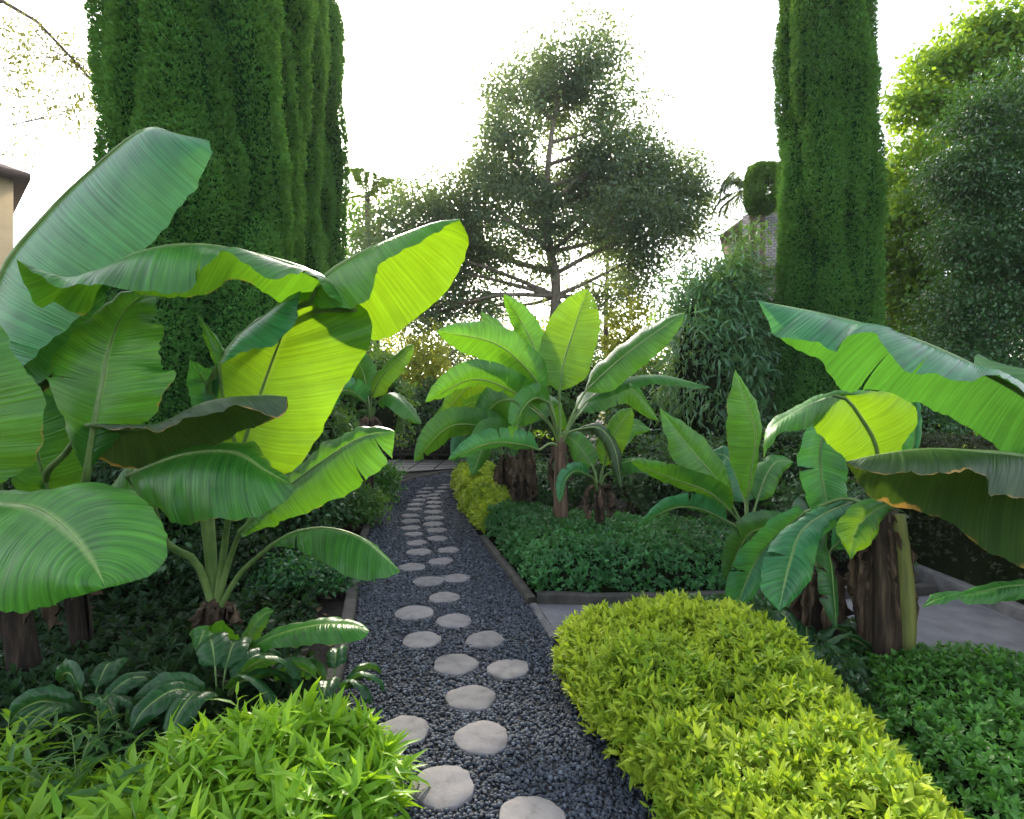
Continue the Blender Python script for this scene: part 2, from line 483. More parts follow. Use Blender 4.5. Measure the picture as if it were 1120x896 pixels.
def rand_dirs(n):
    return unit(rng.normal(size=(n, 3)))


def sprigs(pos, axis, k, tmpl, size, tilt=(35, 80), stem=0.6, tint_spread=0.35, base_tint=None):
    """rosettes of k leaves round short upright shoots"""
    n = len(pos)
    axis = unit(axis)
    p = np.repeat(pos, k, 0); a = np.repeat(axis, k, 0)
    rad = rand_dirs(n * k); rad = unit(rad - (rad * a).sum(1, keepdims=True) * a)
    u = rng.uniform(0, 1, n * k)
    tl = np.radians(tilt[1] + (tilt[0] - tilt[1]) * u + rng.normal(0, 10, n * k))[:, None]
    d = a * np.cos(tl) + rad * np.sin(tl)
    nn = a * np.sin(tl) - rad * np.cos(tl)
    s = size * rng.uniform(0.65, 1.25, n * k) * np.repeat(rng.uniform(0.62, 1.4, n), k)
    bt = np.repeat(rng.uniform(0, 1, n) if base_tint is None else base_tint, k)
    t = np.clip(bt * (1 - tint_spread) + tint_spread * rng.uniform(0, 1, n * k) + 0.15 * (u - 0.5), 0, 1)
    return scatter(tmpl, p + a * (u * size * stem)[:, None], d, nn, s, t)


def grid_mesh(Z, X, Y):
    ny, nx = X.shape
    V = np.stack((X, Y, Z), -1).reshape(-1, 3)
    i = np.arange((ny - 1) * nx).reshape(ny - 1, nx)[:, :-1].ravel()
    loops = np.stack((i, i + 1, i + nx + 1, i + nx), 1).ravel()
    return V, loops, np.full(len(i), 4), np.full(len(V), 0.5)


def poly_dist(p, poly):
    """signed distance to a polygon, positive inside"""
    poly = np.asarray(poly)
    d = np.full(len(p), 1e9); ins = np.zeros(len(p), bool)
    for i in range(len(poly)):
        a, b = poly[i], poly[(i + 1) % len(poly)]
        e = b - a
        t = np.clip(((p - a) @ e) / (e @ e), 0, 1)
        d = np.minimum(d, np.linalg.norm(p - a - t[:, None] * e, axis=1))
        c = ((a[1] > p[:, 1]) != (b[1] > p[:, 1])) & (p[:, 0] < (b[0] - a[0]) * (p[:, 1] - a[1]) / (b[1] - a[1] + 1e-12) + a[0])
        ins ^= c
    return np.where(ins, d, -d)


def smooth_poly(pts, n=60):
    p = np.asarray(pts, float)
    q = np.vstack((p, p[:1]))
    return spline(q, n)[:-1]


def hedge_field(poly, H, r, lump, lf, pw=2.4):
    def h(p):
        d = poly_dist(p, poly)
        q = np.clip(d / r, 0, 1)
        base = (1 - (1 - q) ** pw) ** (1 / pw)
        p3 = np.column_stack((p, np.full(len(p), 1.7)))
        return np.where(d > 0, base * (H + lump * noise(p3, lf)), 0)
    return h


def hedge(name, label, cat, poly, H, r, n, k, tmpl, size, mat, lump=0.06, lf=3.0, tilt=(30, 80), up=0.5, kind=None, group=None, part='foliage', depth=0.10, Hfun=None):
    poly = np.asarray(poly)
    h = hedge_field(poly, H, r, lump, lf)
    lo, hi = poly.min(0), poly.max(0)
    P2 = []; 
    tot = 0
    e = 0.01
    while tot < n:
        c = rng.uniform(lo, hi, (n * 2, 2))
        z = h(c)
        g = np.stack(((h(c + (e, 0)) - h(c - (e, 0))) / (2 * e), (h(c + (0, e)) - h(c - (0, e))) / (2 * e)), 1)
        wgt = np.sqrt(1 + (g ** 2).sum(1))
        ok = (z > 0.01) & (rng.uniform(0, 7, len(c)) < np.minimum(wgt, 7))
        P2.append(np.column_stack((c, z, -g))[ok]); tot += ok.sum()
    A = np.concatenate(P2)[:n]
    nrm = unit(np.column_stack((A[:, 3:5], np.ones(len(A)))))
    pos = A[:, :3] - nrm * rng.uniform(0, depth, len(A))[:, None] + nrm * (noise(A[:, :3], 14) * 0.02)[:, None]
    ax = unit(nrm * (1 - up) + np.array((0, 0, up)) + rng.normal(0, 0.28, (len(A), 3)))
    bt = np.clip(0.5 + 0.45 * noise(A[:, :3], 3.2) + rng.normal(0, 0.24, len(A)), 0, 1)
    leaf = sprigs(pos, ax, k, tmpl, size, tilt, base_tint=bt)
    # dark core sheet added inside to block the view through the leaves
    nx = max(12, int((hi[0] - lo[0]) / 0.06)); ny = max(12, int((hi[1] - lo[1]) / 0.06))
    X, Y = np.meshgrid(np.linspace(lo[0], hi[0], nx), np.linspace(lo[1], hi[1], ny))
    q2 = np.column_stack((X.ravel(), Y.ravel()))
    Z = np.where(poly_dist(q2, poly) > 0.09, h(q2) * 0.84 - 0.05, -0.06).reshape(X.shape)
    core = grid_mesh(Z, X, Y)
    c = (lo + hi) / 2
    root = empty(name, (c[0], c[1], 0))
    tag(root, label, cat, group, kind)
    V, L, S, T, MI = combine([leaf], [0])
    o = link(part, mesh_np(part, V, L, S, [mat], T, MI), root)
    V, L, S, T = core
    o2 = link('blocking_core', mesh_np('blocking_core', V, L, S, [M['core']], T, None, True), root)
    if kind:
        o['kind'] = kind; o2['kind'] = kind
    return root


def crown_leaves(clusters, tmpl, size, per=14, sig=0.22, droop=0.25, shell=0.45):
    parts = []; tw_all = []
    for c, rad, n in clusters:
        m = max(3, n // per)
        d = rand_dirs(m)
        u = rng.uniform(0, 1, m) ** shell
        rad = np.asarray(rad)
        tw = np.asarray(c) + d * rad * u[:, None] * (1 + 0.42 * noise(d * 2 + np.asarray(c), 1.6))[:, None]
        tw_all.append(tw)
        p = np.repeat(tw, per, 0) + rng.normal(0, sig, (m * per, 3)) * np.array((1, 1, 0.6))
        out = unit(np.repeat(d, per, 0))
        dr = unit(out * 0.5 + rng.normal(0, 0.6, p.shape) + np.array((0, 0, -droop)))
        nn = unit(rng.normal(0, 0.55, p.shape) + np.array((0, 0, 0.8)) + out * 0.35)
        bt = np.repeat(np.clip(0.5 + 0.45 * noise(tw, 1.1) + rng.normal(0, 0.2, m), 0, 1), per)
        parts.append(scatter(tmpl, p, dr, nn, size * rng.uniform(0.6, 1.3, len(p)), np.clip(bt + rng.normal(0, 0.15, len(p)), 0, 1)))
    return combine(parts, [0] * len(parts)), tw_all


def tree(name, label, cat, trunk_pts, r0, r1, clusters, tmpl, size, mat, bark, per=14, sig=0.22, droop=0.25, group=None, limbs_from=0.45, twig_n=9, shell=0.45, limb_r=None):
    trunk = spline(trunk_pts, 18)
    root = empty(name, trunk[0])
    tag(root, label, cat, group)
    tb = MB()
    rr = np.linspace(r0, r1, 18); rr[0] *= 1.3
    tb.tube(trunk, rr, 9, wob=0.06)
    (V, L, S, T, MI), tws = crown_leaves(clusters, tmpl, size, per, sig, droop, shell)
    lr = limb_r or r1 * 0.7
    for (c, rad, n), tw in zip(clusters, tws):
        c = np.asarray(c)
        j = int(18 * limbs_from + random.random() * (17 - 18 * limbs_from))
        # start on the trunk below the cluster
        zz = trunk[:, 2]; cand = np.where((zz < c[2] - 0.3 * np.linalg.norm(c[:2] - trunk[-1][:2])) & (np.arange(18) >= int(18 * limbs_from)))[0]
        j = cand[-1] if len(cand) else int(18 * limbs_from)
        a = trunk[j]
        mid = (a + c) / 2 + rng.normal(0, 0.08, 3) * np.linalg.norm(c - a) + np.array((0, 0, 0.05 * np.linalg.norm(c - a)))
        pts = spline([a, mid, c], 9)
        tb.tube(pts, np.linspace(min(lr, rr[j] * 0.8), lr * 0.25, 9), 6)
        for t in tw[rng.permutation(len(tw))[:twig_n]]:
            s = pts[4 + int(random.random() * 4)]
            tb.tube(spline([s, (s + t) / 2 + rng.normal(0, 0.1, 3), t], 5), np.linspace(lr * 0.3, lr * 0.07, 5), 4, cap=False)
    tb.build('trunk', bark, root, smooth=True)
    link('crown', mesh_np('crown', V, L, S, [mat], T), root)
    return root


def px_cluster(px, py, Y, rx, ry, n, rz=None, dY=0):
    k = Y / F
    return (P(px, py, Y + dY), (rx * k, rz or (rx + ry) / 2 * k, ry * k), n)


RH = rhomb(0.32)
LN = lance(0.16)
LNW = lance(0.26)
LNN = lance(0.11, 0.45)

# ------------------------------------------------------------------ ground, path, kerbs, paving
def sheet(name, poly, z, mat, kind='structure'):
    mb = MB(); mb.add([(p[0], p[1], z) for p in poly], [tuple(range(len(poly)))])
    o = mb.build(name, mat); tag(o, kind=kind)
    return o


def ground():
    n = 180
    u = np.linspace(-1, 1, n)
    s = np.sign(u) * (np.abs(u) ** 3) * 400
    X, Y = np.meshgrid(s, s + 6)
    p3 = np.stack((X, Y, np.zeros_like(X)), -1).reshape(-1, 3)
    Z = (0.015 * noise(p3, 2.0)).reshape(X.shape) - 0.03
    V, L, S, T = grid_mesh(Z, X, Y)
    o = link('ground', mesh_np('ground', V, L, S, [M['soil']], T, None, True))
    tag(o, 'bare dark brown soil under the planting', 'ground', kind='structure')


ground()
left_px = [(335, 840), (369, 762), (387, 683), (394, 630), (405, 578), (415, 546), (429.5, 534.5), (449, 526.6), (469, 521.5), (492, 517.5), (530, 515), (620, 513)]
right_px = [(726, 896), (705, 850), (635, 776), (605, 715), (608, 693), (588, 665), (571, 644), (553, 619), (522, 583), (503, 550), (496, 534), (503, 527), (540, 523), (640, 521)]
left_e = spline([(-0.95, 1.0), (-0.93, 1.9)] + [G(*p) for p in left_px], 90)
right_e = spline([(0.62, 1.0), (0.64, 1.8)] + [G(*p) for p in right_px], 90)
path_poly = np.vstack((left_e, right_e[::-1]))
sheet('gravel_path', path_poly, 0.0, M['gravel_bed'])


def strip(name, line, width, z0, z1, mat, label, cat, side=1, chamfer=0.012):
    """a kerb swept along a line"""
    line = np.asarray(line)
    T = unit(np.gradient(line, axis=0))
    Nn = np.column_stack((-T[:, 1], T[:, 0])) * side
    c = chamfer
    prof = [(0, z0), (0, z1 - c), (c, z1), (width - c, z1), (width, z1 - c), (width, z0)]
    V = []
    for i in range(len(line)):
        wob = 0.004 * math.sin(i * 1.7)
        for (d, z) in prof:
            q = line[i] + Nn[i] * d
            V.append((q[0], q[1], z + (wob if z > z0 else 0)))
    m = len(prof)
    Fc = [(i * m + k, i * m + k + 1, (i + 1) * m + k + 1, (i + 1) * m + k) for i in range(len(line) - 1) for k in range(m - 1)]
    Fc += [tuple(range(m)), tuple(range((len(line) - 1) * m, len(line) * m))[::-1]]
    mb = MB(); mb.add(V, Fc)
    o = mb.build(name, mat)
    tag(o, label, cat)
    return o


strip('path_kerb', left_e, 0.10, -0.05, 0.07, M['kerb_dark'], 'long curved stone kerb along the left side of the gravel path', 'kerb', 1)
bed_corner = G(600, 657)
rk = [G(553, 619) + (0.02, 0), G(571, 644) + (0.02, 0), G(590, 655)]
strip('bed_kerb', spline([G(530, 591) + (0.02, 0), G(553, 619) + (0.02, 0), G(572, 644) + (0.02, 0), (0.225, 4.98)], 16), 0.09, -0.05, 0.07, M['kerb_dark'],
      'short dark kerb between the gravel and the clipped green hedge', 'kerb', -1)
strip('bed_kerb', spline([(0.225, 4.97), (1.2, 4.93), (2.6, 5.05), (4.0, 5.2)], 20), 0.10, -0.05, 0.10, M['kerb_dark'],
      'straight dark kerb along the front of the clipped green hedge', 'kerb', 1)
pav = [(0.23, 4.97), (0.36, 4.25), (0.8, 4.20), (1.2, 4.3), (2.6, 4.5), (2.75, 4.2), (3.2, 3.9), (4.2, 3.2), (4.2, 5.22), (2.6, 5.05), (1.2, 4.93)]
sheet('side_pavement', pav, 0.012, M['paving'])
strip('pavement_kerb', spline([(0.225, 4.95), (0.29, 4.6), (0.36, 4.25)], 8), 0.07, -0.05, 0.03, M['concrete'],
      'pale flush kerb where the side pavement meets the gravel', 'kerb', -1)
strip('hedge_kerb', [(4.2, 2.6), (4.2, 3.6), (4.2, 4.6), (4.2, 5.6), (4.2, 7.5)], 0.12, -0.05, 0.12, M['concrete'],
      'pale concrete kerb at the foot of the dark small-leaved hedge', 'kerb', -1)
strip('pavement_kerb', spline([(2.62, 4.45), (2.75, 4.19), (3.2, 3.89), (4.18, 3.2)], 20), 0.07, -0.05, 0.06, M['concrete'],
      'low kerb between the side pavement and the dark green ground cover', 'kerb', -1)
# far paving beyond the kerb at the end of the path
for nm, pl in (('far_pavement', [(-4.2, 14.6), (-2.75, 14.9), (-1.6, 15.6), (-0.6, 16.2), (-0.6, 18.0), (-4.2, 18.0)]),):
    sheet(nm, pl, 0.012, M['flag'])


def joints():
    mb = MB()
    for x in (-3.6, -2.9, -2.2, -1.5, -0.8):
        mb.box(x, x + 0.04, 15.4, 18.0, 0.012, 0.0165)
    for y in (15.9, 16.6, 17.3):
        mb.box(-4.2, -0.6, y, y + 0.05, 0.012, 0.0155)
    o = mb.build('pavement_joints', M['soil']); tag(o, kind='structure')


joints()

# ------------------------------------------------------------------ stepping stones
ST = [(582, 893, 72, 'R'), (484, 857, 69, 'L'), (527, 804, 60, 'R'), (440, 797, 57, 'L'), (515, 761, 53, 'R'), (556, 729.5, 46, 'R'), (498, 724.5, 48, 'L'),
      (530.5, 698, 42, 'R'), (461, 698, 42, 'L'), (497, 677.5, 39, 'R'), (453, 668.5, 41, 'L'), (486, 652, 34, 'R'), (469, 634.5, 34, 'L'),
      (499, 631, 29, 'R'), (451, 619, 29, 'L'), (482, 613, 27, 'R'), (458.5, 602.8, 27, 'L'), (490.3, 600.6, 24, 'R'), (456, 592.8, 22.5, 'L'),
      (478.6, 588, 22.5, 'R'), (452.6, 583.2, 20, 'L'), (477.8, 579, 22.5, 'R'), (449.5, 576.5, 21.5, 'L'), (473.5, 572.4, 23, 'R'), (448.7, 569.2, 20.5, 'L'),
      (474.6, 565.7, 21.5, 'R'), (448.7, 562.9, 19.5, 'L'), (473.7, 559.2, 20, 'R'), (453, 556, 17.5, 'L'), (473.7, 553.5, 17.5, 'R'), (454.4, 551, 17, 'L'),
      (475, 548.8, 18, 'R'), (458, 546.2, 16, 'L'), (474, 544.4, 15.5, 'R'), (462, 541.8, 15, 'L'), (475, 540.4, 15, 'R'), (464, 537.6, 15, 'L'), (482, 537, 14.5, 'R'),
      (468, 533.6, 14, 'L'), (485, 532.6, 14, 'R'), (488, 529.6, 13, 'R')]
ORD = ['nearest', 'second', 'third', 'fourth', 'fifth', 'sixth', 'seventh', 'eighth', 'ninth', 'tenth', 'eleventh', 'twelfth', 'thirteenth',
       'fourteenth', 'fifteenth', 'sixteenth', 'seventeenth', 'eighteenth', 'nineteenth', 'twentieth', 'twenty-first', 'twenty-second']
cnt = {'L': 0, 'R': 0}
stones_xy = []
for (px, py, wd, side) in ST:
    Y = (EYE - 0.028) * F / (py - CY)
    x = (px - CX) / F * Y
    rad = wd / F * Y / 2 * 1.02
    stones_xy.append((x, Y, rad))
    n = 40
    ph = random.random() * 9
    ang = np.linspace(0, 2 * math.pi, n, endpoint=False)
    rr = rad * (1 + 0.03 * np.sin(2 * ang + ph * 1.7) + 0.025 * np.sin(3 * ang + ph) + 0.022 * np.sin(5 * ang + 2 * ph) + 0.014 * np.sin(11 * ang + ph * 3) + 0.014 * rng.normal(size=n))
    V = []
    for (s, z) in ((1.0, -0.03), (1.0, 0.010), (0.985, 0.017), (0.955, 0.021), (0.6, 0.023), (0.25, 0.023)):
        for k in range(n):
            V.append((rr[k] * s * math.cos(ang[k]), rr[k] * s * math.sin(ang[k]), z + (0.002 * math.sin(4 * ang[k] + ph) if s < 0.97 else 0)))
    Fc = [(i * n + k, i * n + (k + 1) % n, (i + 1) * n + (k + 1) % n, (i + 1) * n + k) for i in range(5) for k in range(n)]
    Fc.append(tuple(range(5 * n, 6 * n)))
    mb = MB(); mb.add(V, Fc)
    o = mb.build('stepping_stone', M['stone'])
    o.location = (x, Y, 0)
    o.rotation_euler = (rng.normal(0, 0.008), rng.normal(0, 0.008), random.random() * 6)
    row = 'left' if side == 'L' else 'right'
    tag(o, f'round grey stepping stone in the gravel, {ORD[cnt[side]]} from the camera in the {row} row', 'stepping stone', 'round stepping stones along the gravel path')
    cnt[side] += 1


# ------------------------------------------------------------------ gravel pebbles
def gravel():
    t = (1 + 5 ** 0.5) / 2
    iv = unit(np.array([(-1, t, 0), (1, t, 0), (-1, -t, 0), (1, -t, 0), (0, -1, t), (0, 1, t), (0, -1, -t), (0, 1, -t), (t, 0, -1), (t, 0, 1), (-t, 0, -1), (-t, 0, 1)], float))
    fc = np.array([(0, 11, 5), (0, 5, 1), (0, 1, 7), (0, 7, 10), (0, 10, 11), (1, 5, 9), (5, 11, 4), (11, 10, 2), (10, 7, 6), (7, 1, 8), (3, 9, 4), (3, 4, 2), (3, 2, 6),
                   (3, 6, 8), (3, 8, 9), (4, 9, 5), (2, 4, 11), (6, 2, 10), (8, 6, 7), (9, 8, 1)])
    out = []
    for (y0, y1, dens, sz) in ((1.9, 3.4, 4600, 0.0105), (3.4, 5.6, 3300, 0.0118), (5.6, 9.5, 1500, 0.0165), (9.5, 16, 500, 0.024)):
        area = 6.5 * (y1 - y0)
        n = int(area * dens)
        p = np.column_stack((rng.uniform(-3.5, 3.0, n), rng.uniform(y0, y1, n)))
        ok = poly_dist(p, path_poly) > 0.012
        for (sx, sy, sr) in stones_xy:
            if y0 - 0.5 < sy < y1 + 0.5:
                ok &= np.hypot(p[:, 0] - sx, p[:, 1] - sy) > sr - 0.010 + 0.012 * np.sin(5 * np.arctan2(p[:, 1] - sy, p[:, 0] - sx) + 40 * sx)
        p = p[ok]
        out.append((p, sz * rng.uniform(0.6, 1.35, len(p))))
    Vs, Ls, Ts = [], [], []
    off = 0
    for p, s in out:
        n = len(p)
        ax = rng.uniform(0.65, 1.3, (n, 1, 3)) * np.array((1.15, 0.95, 0.7))
        v = iv[None] * ax * (1 + rng.normal(0, 0.13, (n, 12, 1)))
        th = rng.uniform(0, 6.28, n)
        tl = rng.normal(0, 0.35, n)
        c, sn = np.cos(th)[:, None], np.sin(th)[:, None]
        ct, stt = np.cos(tl)[:, None], np.sin(tl)[:, None]
        y = v[..., 1] * ct - v[..., 2] * stt; z = v[..., 1] * stt + v[..., 2] * ct
        x2 = v[..., 0] * c - y * sn; y2 = v[..., 0] * sn + y * c
        v = np.stack((x2, y2, z), -1) * s[:, None, None]
        v[..., 0] += p[:, 0:1]; v[..., 1] += p[:, 1:2]
        v[..., 2] += (s * 0.35 + rng.uniform(0, 0.007, n))[:, None]
        Vs.append(v.reshape(-1, 3))
        Ls.append((np.arange(n)[:, None, None] * 12 + fc[None] + off).reshape(-1))
        Ts.append(np.repeat(np.clip(rng.beta(1.6, 2.2, n), 0, 1), 12))
        off += n * 12
    V = np.concatenate(Vs); L = np.concatenate(Ls)
    o = link('gravel', mesh_np('gravel', V, L, np.full(len(L) // 3, 3), [M['pebble']], np.concatenate(Ts), None, True))
    tag(o, 'loose dark blue-grey gravel covering the winding path', 'gravel', kind='stuff')


gravel()

# ------------------------------------------------------------------ banana leaves
def blade(parent, mat, mid, eA, eB, nv=46, nu=9, bowA=0.02, bowB=0.02, wave=0.010, wf=9.0, seed=0, tears=0):
    """banana leaf surface between a midrib and its two margins (arrays of 3-D points), with its midrib as a sub-part"""
    lr = np.random.default_rng(seed + 11)
    mid, eA, eB = spline(mid, nv), spline(eA, nv), spline(eB, nv)
    L = np.concatenate(([0], np.cumsum(np.linalg.norm(np.diff(mid, axis=0), axis=1))))
    T = unit(np.gradient(mid, axis=0))
    cols, us = [], []
    tt = np.linspace(0, 1, nv)
    env = np.minimum(1, np.minimum(tt / 0.12, (1 - tt) / 0.12))[:, None]
    for side, e, bow in ((-1, eA, bowA), (1, eB, bowB)):
        e = e + (lr.normal(0, 0.0035, e.shape)) * env
        D = e - mid
        Nn = unit(np.cross(T, D) * side)
        Nn = np.where((Nn[:, 2:3] + 0.35 * -Nn[:, 1:2]) < 0, -Nn, Nn)
        half = []
        ph = lr.uniform(0, 6)
        for q in range(1, nu + 1):
            u = q / nu
            wv = wave * (np.sin(L * wf * 2.1 + ph) + 0.6 * np.sin(L * wf * 4.7 + 2 * ph))[:, None] * u ** 1.6 * env
            half.append((u * side, mid + D * u + Nn * (bow * 4 * u * (1 - u) * env + wv)))
        if side == -1: half = half[::-1]
        cols.append(half)
    rows = cols[0] + [(0.0, mid)] + cols[1]
    m = len(rows)
    V = np.stack([r[1] for r in rows], 1)
    uv = np.stack([np.column_stack((np.full(nv, r[0]), L)) for r in rows], 1)
    V = V.reshape(-1, 3); uv = uv.reshape(-1, 2)
    Fl = []
    skipl = set()
    Vl = list(V); uvl = list(uv)
    idx = np.arange(nv * m).reshape(nv, m)
    # tears: split the blade from the margin inwards along a vein
    lower = idx.copy(); upper = idx.copy()
    for _ in range(tears):
        i = int(lr.uniform(0.12, 0.9) * (nv - 2)) + 1
        side = lr.choice((-1, 1)); dep = int(lr.uniform(0.45, 0.95) * nu)
        js = range(0, dep) if side == -1 else range(m - dep, m)
        for j in js:
            du = (dep - j) / nu if side == -1 else (j - (m - dep) + 1) / nu
            g = 0.022 * du * lr.uniform(0.6, 1.5)
            sh = np.array((0, 0, -0.012 * du))
            old = Vl[idx[i, j]].copy()
            Vl[idx[i, j]] = old - T[i] * g
            Vl.append(old + T[i] * g + sh); uvl.append(uvl[idx[i, j]])
            upper[i, j] = len(Vl) - 1
    for i in range(nv - 1):
        for j in range(m - 1):
            Fl.append((upper[i, j], upper[i, j + 1], lower[i + 1, j + 1], lower[i + 1, j]))
    loops = np.array(Fl).ravel()
    me = mesh_np('leaf', np.array(Vl), loops, np.full(len(Fl), 4), [mat], None, None, True, np.array(uvl))
    o = link('leaf', me, parent)
    return o, mid


def stalk(leaf_o, pts, r0, mid, tip=0.003):
    """petiole from the crown of the plant, running on as the midrib under the blade"""
    a = spline(list(pts) + [mid[0]], 14)
    line = np.vstack((a, mid[2:-3:3]))
    n = len(line)
    rb = r0 * 0.62
    rr = np.concatenate((np.linspace(r0, rb, 14), np.linspace(rb, tip, n - 14)))
    mb = MB(); mb.tube(line - np.array((0, 0, 0.004)), rr, 7)
    mb.build('midrib', M['stalk'], leaf_o, smooth=True)


def pl(pts):
    return [P(*p) for p in pts]


def dense(path, n):
    return spline(path, n)


_seed = [0]


def leaf(parent, mat, mid, A, B, stem=None, r0=0.022, **kw):
    _seed[0] += 1
    o, m = blade(parent, M[mat], pl(mid), pl(A), pl(B), seed=_seed[0], **kw)
    if stem is not None: stalk(o, [np.asarray(p) for p in stem], r0, m)
    return o


def leaf_w(parent, mat, mid3, wd, roll=0.0, fold=0.25, stem=None, r0=0.018, face=None, asym=1.0, profile=None, **kw):
    """leaf from a 3-D midrib, a half width in metres, a roll about the midrib and a fold of its two halves"""
    _seed[0] += 1
    n = 24
    mid = spline(mid3, n)
    T = unit(np.gradient(mid, axis=0))
    fv = np.array((0, -1, 0.25)) if face is None else np.asarray(face, float)
    S = unit(np.cross(T, np.tile(fv, (n, 1))))
    Nn = np.cross(S, T)
    t = np.linspace(0, 1, n)
    prof = np.clip(1 - (1 - np.clip(t / 0.22, 0, 1)) ** 2, 0, 1) * np.clip(1 - np.clip((t - 0.45) / 0.55, 0, 1) ** 2.6, 0, 1) ** 0.8
    ro = roll
    S2 = S * math.cos(ro) + Nn * math.sin(ro); N2 = -S * math.sin(ro) + Nn * math.cos(ro)
    w_ = (wd * prof)[:, None]
    eA = mid - S2 * w_ * math.cos(fold) - N2 * w_ * math.sin(fold)
    eB = mid + S2 * w_ * asym * math.cos(fold) - N2 * w_ * asym * math.sin(fold)
    o, m = blade(parent, M[mat], mid, eA, eB, seed=_seed[0], nv=kw.pop('nv', 34), nu=kw.pop('nu', 6), **kw)
    if stem is not None: stalk(o, [np.asarray(p) for p in stem], r0, m)
    return o


def pseudostem(parent, base, top, r0, r1, mat='trunk_banana', sheaths=7, seed=1):
    lr = np.random.default_rng(seed)
    base, top = np.asarray(base, float), np.asarray(top, float)
    mb = MB()
    pts = spline([base, (base + top) / 2 + lr.normal(0, 0.015, 3), top], 22)
    rr = np.linspace(r0, r1, 22) * (1 + 0.05 * np.sin(np.arange(22) * 0.9)); rr[0] *= 1.12
    mb.tube(pts, rr, 18, wob=0.055)
    h = top[2] - base[2]
    for k in range(sheaths):
        a = lr.uniform(0, 6.28); z0 = lr.uniform(-0.02, 0.15) * h; z1 = lr.uniform(0.55, 1.02) * h
        wd = lr.uniform(0.35, 0.8)
        ns, nw = 12, 5
        V = []
        for i in range(ns):
            t = i / (ns - 1)
            z = z0 + (z1 - z0) * t
            f = np.clip(z / h, 0, 1)
            c = base + (top - base) * f
            r = (r0 + (r1 - r0) * f) * (1.07 + 0.03 * math.sin(5 * t + k)) + 0.05 * max(0, t - 0.85) * lr.uniform(0.3, 2)
            for j in range(nw):
                th = a + (j / (nw - 1) - 0.5) * 2 * wd * (1 - 0.75 * t ** 2) + 0.25 * t * math.sin(k)
                V.append((c[0] + r * math.cos(th), c[1] + r * math.sin(th), base[2] + z))
        mb.add(V, [(i * nw + j, i * nw + j + 1, (i + 1) * nw + j + 1, (i + 1) * nw + j) for i in range(ns - 1) for j in range(nw - 1)])
    return mb.build('trunk', M[mat], parent, smooth=True)


def dry_leaf(parent, start, out, length, wd, seed=0):
    """withered leaf hanging down along the stem"""
    lr = np.random.default_rng(seed)
    out = np.asarray(out, float)
    p0 = np.asarray(start, float)
    pts = spline([p0, p0 + out * 0.10 + (0, 0, 0.03), p0 + out * 0.15 + (0, 0, -length * 0.5), p0 + out * 0.12 + (0, 0, -length)], 16)
    sdir = unit(np.cross(out, (0, 0, 1)))
    V = []
    nw = 7
    for i, p in enumerate(pts):
        t = i / 15
        w_ = wd * (0.25 + 0.75 * math.sin(math.pi * min(1, t * 1.05)) ** 0.7)
        for j in range(nw):
            u = j / (nw - 1) * 2 - 1
            V.append(p + sdir * u * w_ * (0.75 + 0.25 * math.sin(9 * t + seed)) + out * (0.035 * math.sin(u * 5 + t * 6 + seed) + 0.02 * lr.normal()) + np.array((0, 0, -0.04 * abs(u) * lr.uniform(0.2, 1.6))))
    Fc = [(i * nw + j, i * nw + j + 1, (i + 1) * nw + j + 1, (i + 1) * nw + j) for i in range(15) for j in range(nw - 1) if lr.uniform() > 0.12 * i / 15]
    mb = MB(); mb.add(V, Fc)
    return mb.build('dry_leaf', M['dry'], parent, smooth=True)


def lerp(a, b, t):
    return np.asarray(a) * (1 - t) + np.asarray(b) * t


# ------------------------------------------------------------------ banana plants on the left
def new_banana(label, base, group='banana plants in the beds'):
    r = empty('banana_plant', base)
    tag(r, label, 'banana plant', group)
    return r


# plant beside the path (middle of the left clump)
gC = P(228, 702, 4.2); gC[2] = 0
LC = new_banana('large banana plant left of the gravel path with glowing yellow-green arching leaves', gC)
crC = P(235, 662, 4.2)
pseudostem(LC, gC, crC + (0, 0, 0.05), 0.085, 0.06, 'trunk_banana', 6, 3)
K = lambda dx, dy, dz: crC + np.array((dx, dy, dz))
leaf(LC, 'banana_fresh', [(340, 330, 3.3), (362, 297, 3.3), (425, 262, 3.2), (470, 247, 3.1), (502, 239, 3.05)],
     [(350, 338, 3.12), (395, 333, 3.0), (408, 318, 2.98), (412, 292, 2.98), (440, 276, 2.98), (470, 257, 3.0), (503, 241, 3.04)],
     [(345, 340, 3.5), (372, 356, 3.55), (415, 372, 3.55), (450, 352, 3.5), (485, 322, 3.4), (506, 287, 3.3), (512, 260, 3.2), (503, 241, 3.05)],
     stem=[K(0, 0, -.05), P(226, 585, 4.15), P(216, 490, 3.95), P(236, 405, 3.8), P(285, 350, 3.5)], r0=0.034, bowB=0.05, bowA=0.03)
